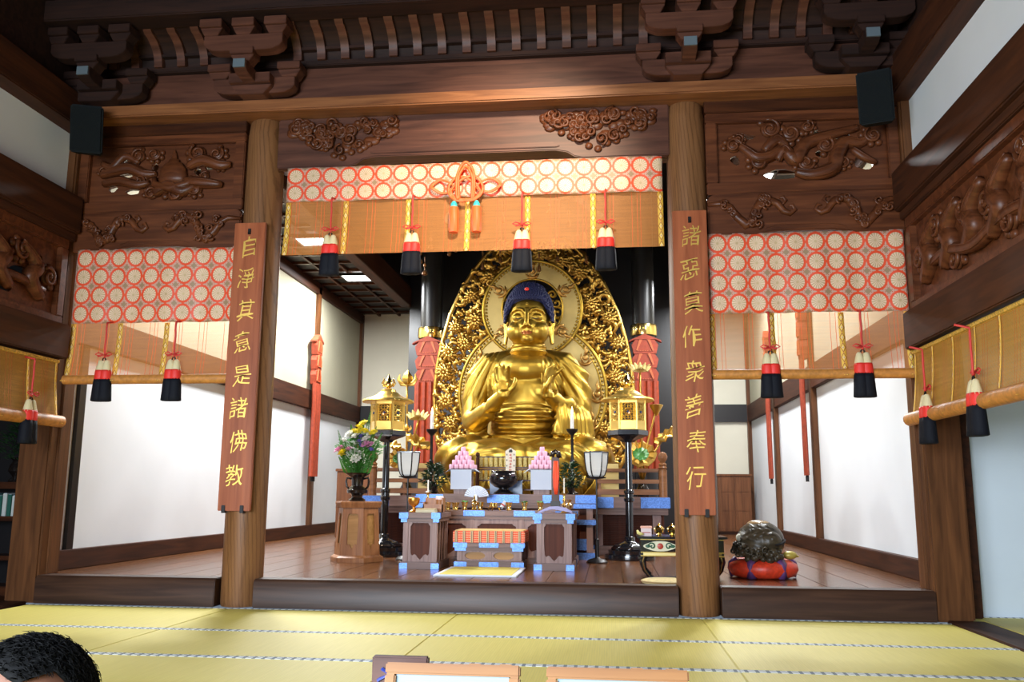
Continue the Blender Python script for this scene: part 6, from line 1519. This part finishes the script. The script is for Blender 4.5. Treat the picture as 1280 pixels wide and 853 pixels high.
for s in (-1, 1): m.tube([(HXp+.035, HYp, HZp-.19), (HXp+.02, HYp+s*.12, .375), (HXp-.035, HYp+s*.195, .28), (HXp-.08, HYp+s*.19, .20), (HXp-.18, HYp+s*.115, .162), (HXp-.24, HYp+s*.09, .155)], [.045, .036, .032, .028, .024, .022], 10)
m.v = turned(m.v)
putmesh('body', fuse(m, .0055, 3, None, 'figure'), plain('skin', (.20, .082, .045), .6), pn)
m = MB(); c0 = Vector((HXp+.02, HYp, .40))
loft(m, [[(c0.x + a*cos(2*pi*k/24) - lean, c0.y + b*sin(2*pi*k/24), z) for k in range(24)] for z, a, b, lean in ((.03, .17, .19, -.02), (.12, .16, .19, -.02), (.26, .13, .18, .0), (.36, .11, .185, .01), (.41, .095, .15, .0), (.45, .075, .085, -.01), (.475, .064, .066, -.01))])
for s in (-1, 1):
    m.tube([(c0.x-.01, c0.y+s*.15, .375), (c0.x-.06, c0.y+s*.205, .28), (c0.x-.10, c0.y+s*.20, .20), (c0.x-.24, c0.y+s*.11, .16)], [.058, .052, .046, .036], 12)
    m.tube([(c0.x+.06, c0.y+s*.09, .09), (c0.x-.12, c0.y+s*.12, .10), (c0.x-.30, c0.y+s*.12, .08)], [.085, .085, .065], 12)
    m.tube([(c0.x-.30, c0.y+s*.12, .055), (c0.x-.0, c0.y+s*.11, .045), (c0.x+.16, c0.y+s*.08, .04)], [.05, .045, .035], 10)
m.v = turned(m.v)
putmesh('clothing', fuse(m, .012, 4, None, 'clothing'), plain('dark_navy_cloth', (.012, .016, .022), .8), pn)
h = MB(); n = 48; secs = []
def hairr(a, t):   # short hair cap: open over the face, clear of the ears, low at the nape
    fr = cos(a); sm = lambda p, q, x: max(0, min(1, (x-p)/(q-p)))
    lo = .05 - .005*sm(-.6, -.3, fr) - .058*sm(.38, .62, fr)
    z = lo + (.108 - lo)*t; q = sqrt(max(0, 1 - (max(z, 0)/.1085)**2)); q2 = 1 - .18*max(0, -z/.075)
    w = 1 + .010*sin(a*31+t*9)
    return (HXp+.012 + .110*q*q2*w*cos(a), HYp + .090*q*q2*w*sin(a), HZp+.01 + z)
for j in range(14): secs.append([hairr(2*pi*k/n, (j/13)*.995) for k in range(n)])
loft(h, secs); r = random.Random(2)
for k in range(3000):
    a = r.uniform(0, 6.28); t_ = .06 + .94*r.random()**.85; p = Vector(hairr(a, t_)); o_ = (p - Vector((HXp+.012, HYp, HZp-.03))).normalized()
    d = Vector((-.45 if r.random() < .6 else .4, 0, -.5)) + Vector((r.uniform(-.5, .5), r.uniform(-.5, .5), r.uniform(-.3, .3))); d = (d - o_*d.dot(o_)).normalized()
    e = .0025 if r.random() < .93 else .007
    h.tube([p - o_*.002, p + d*.008 + o_*e, p + d*.018 + o_*e*.9], [.0011, .0010, .0003], 3)
h.v = turned(bow(h.v))
h.build('hair', plain('black_hair', (.003, .003, .0035), .75, spec=.2), pn, smooth=True, fixn=False)
bpy.context.view_layer.update()
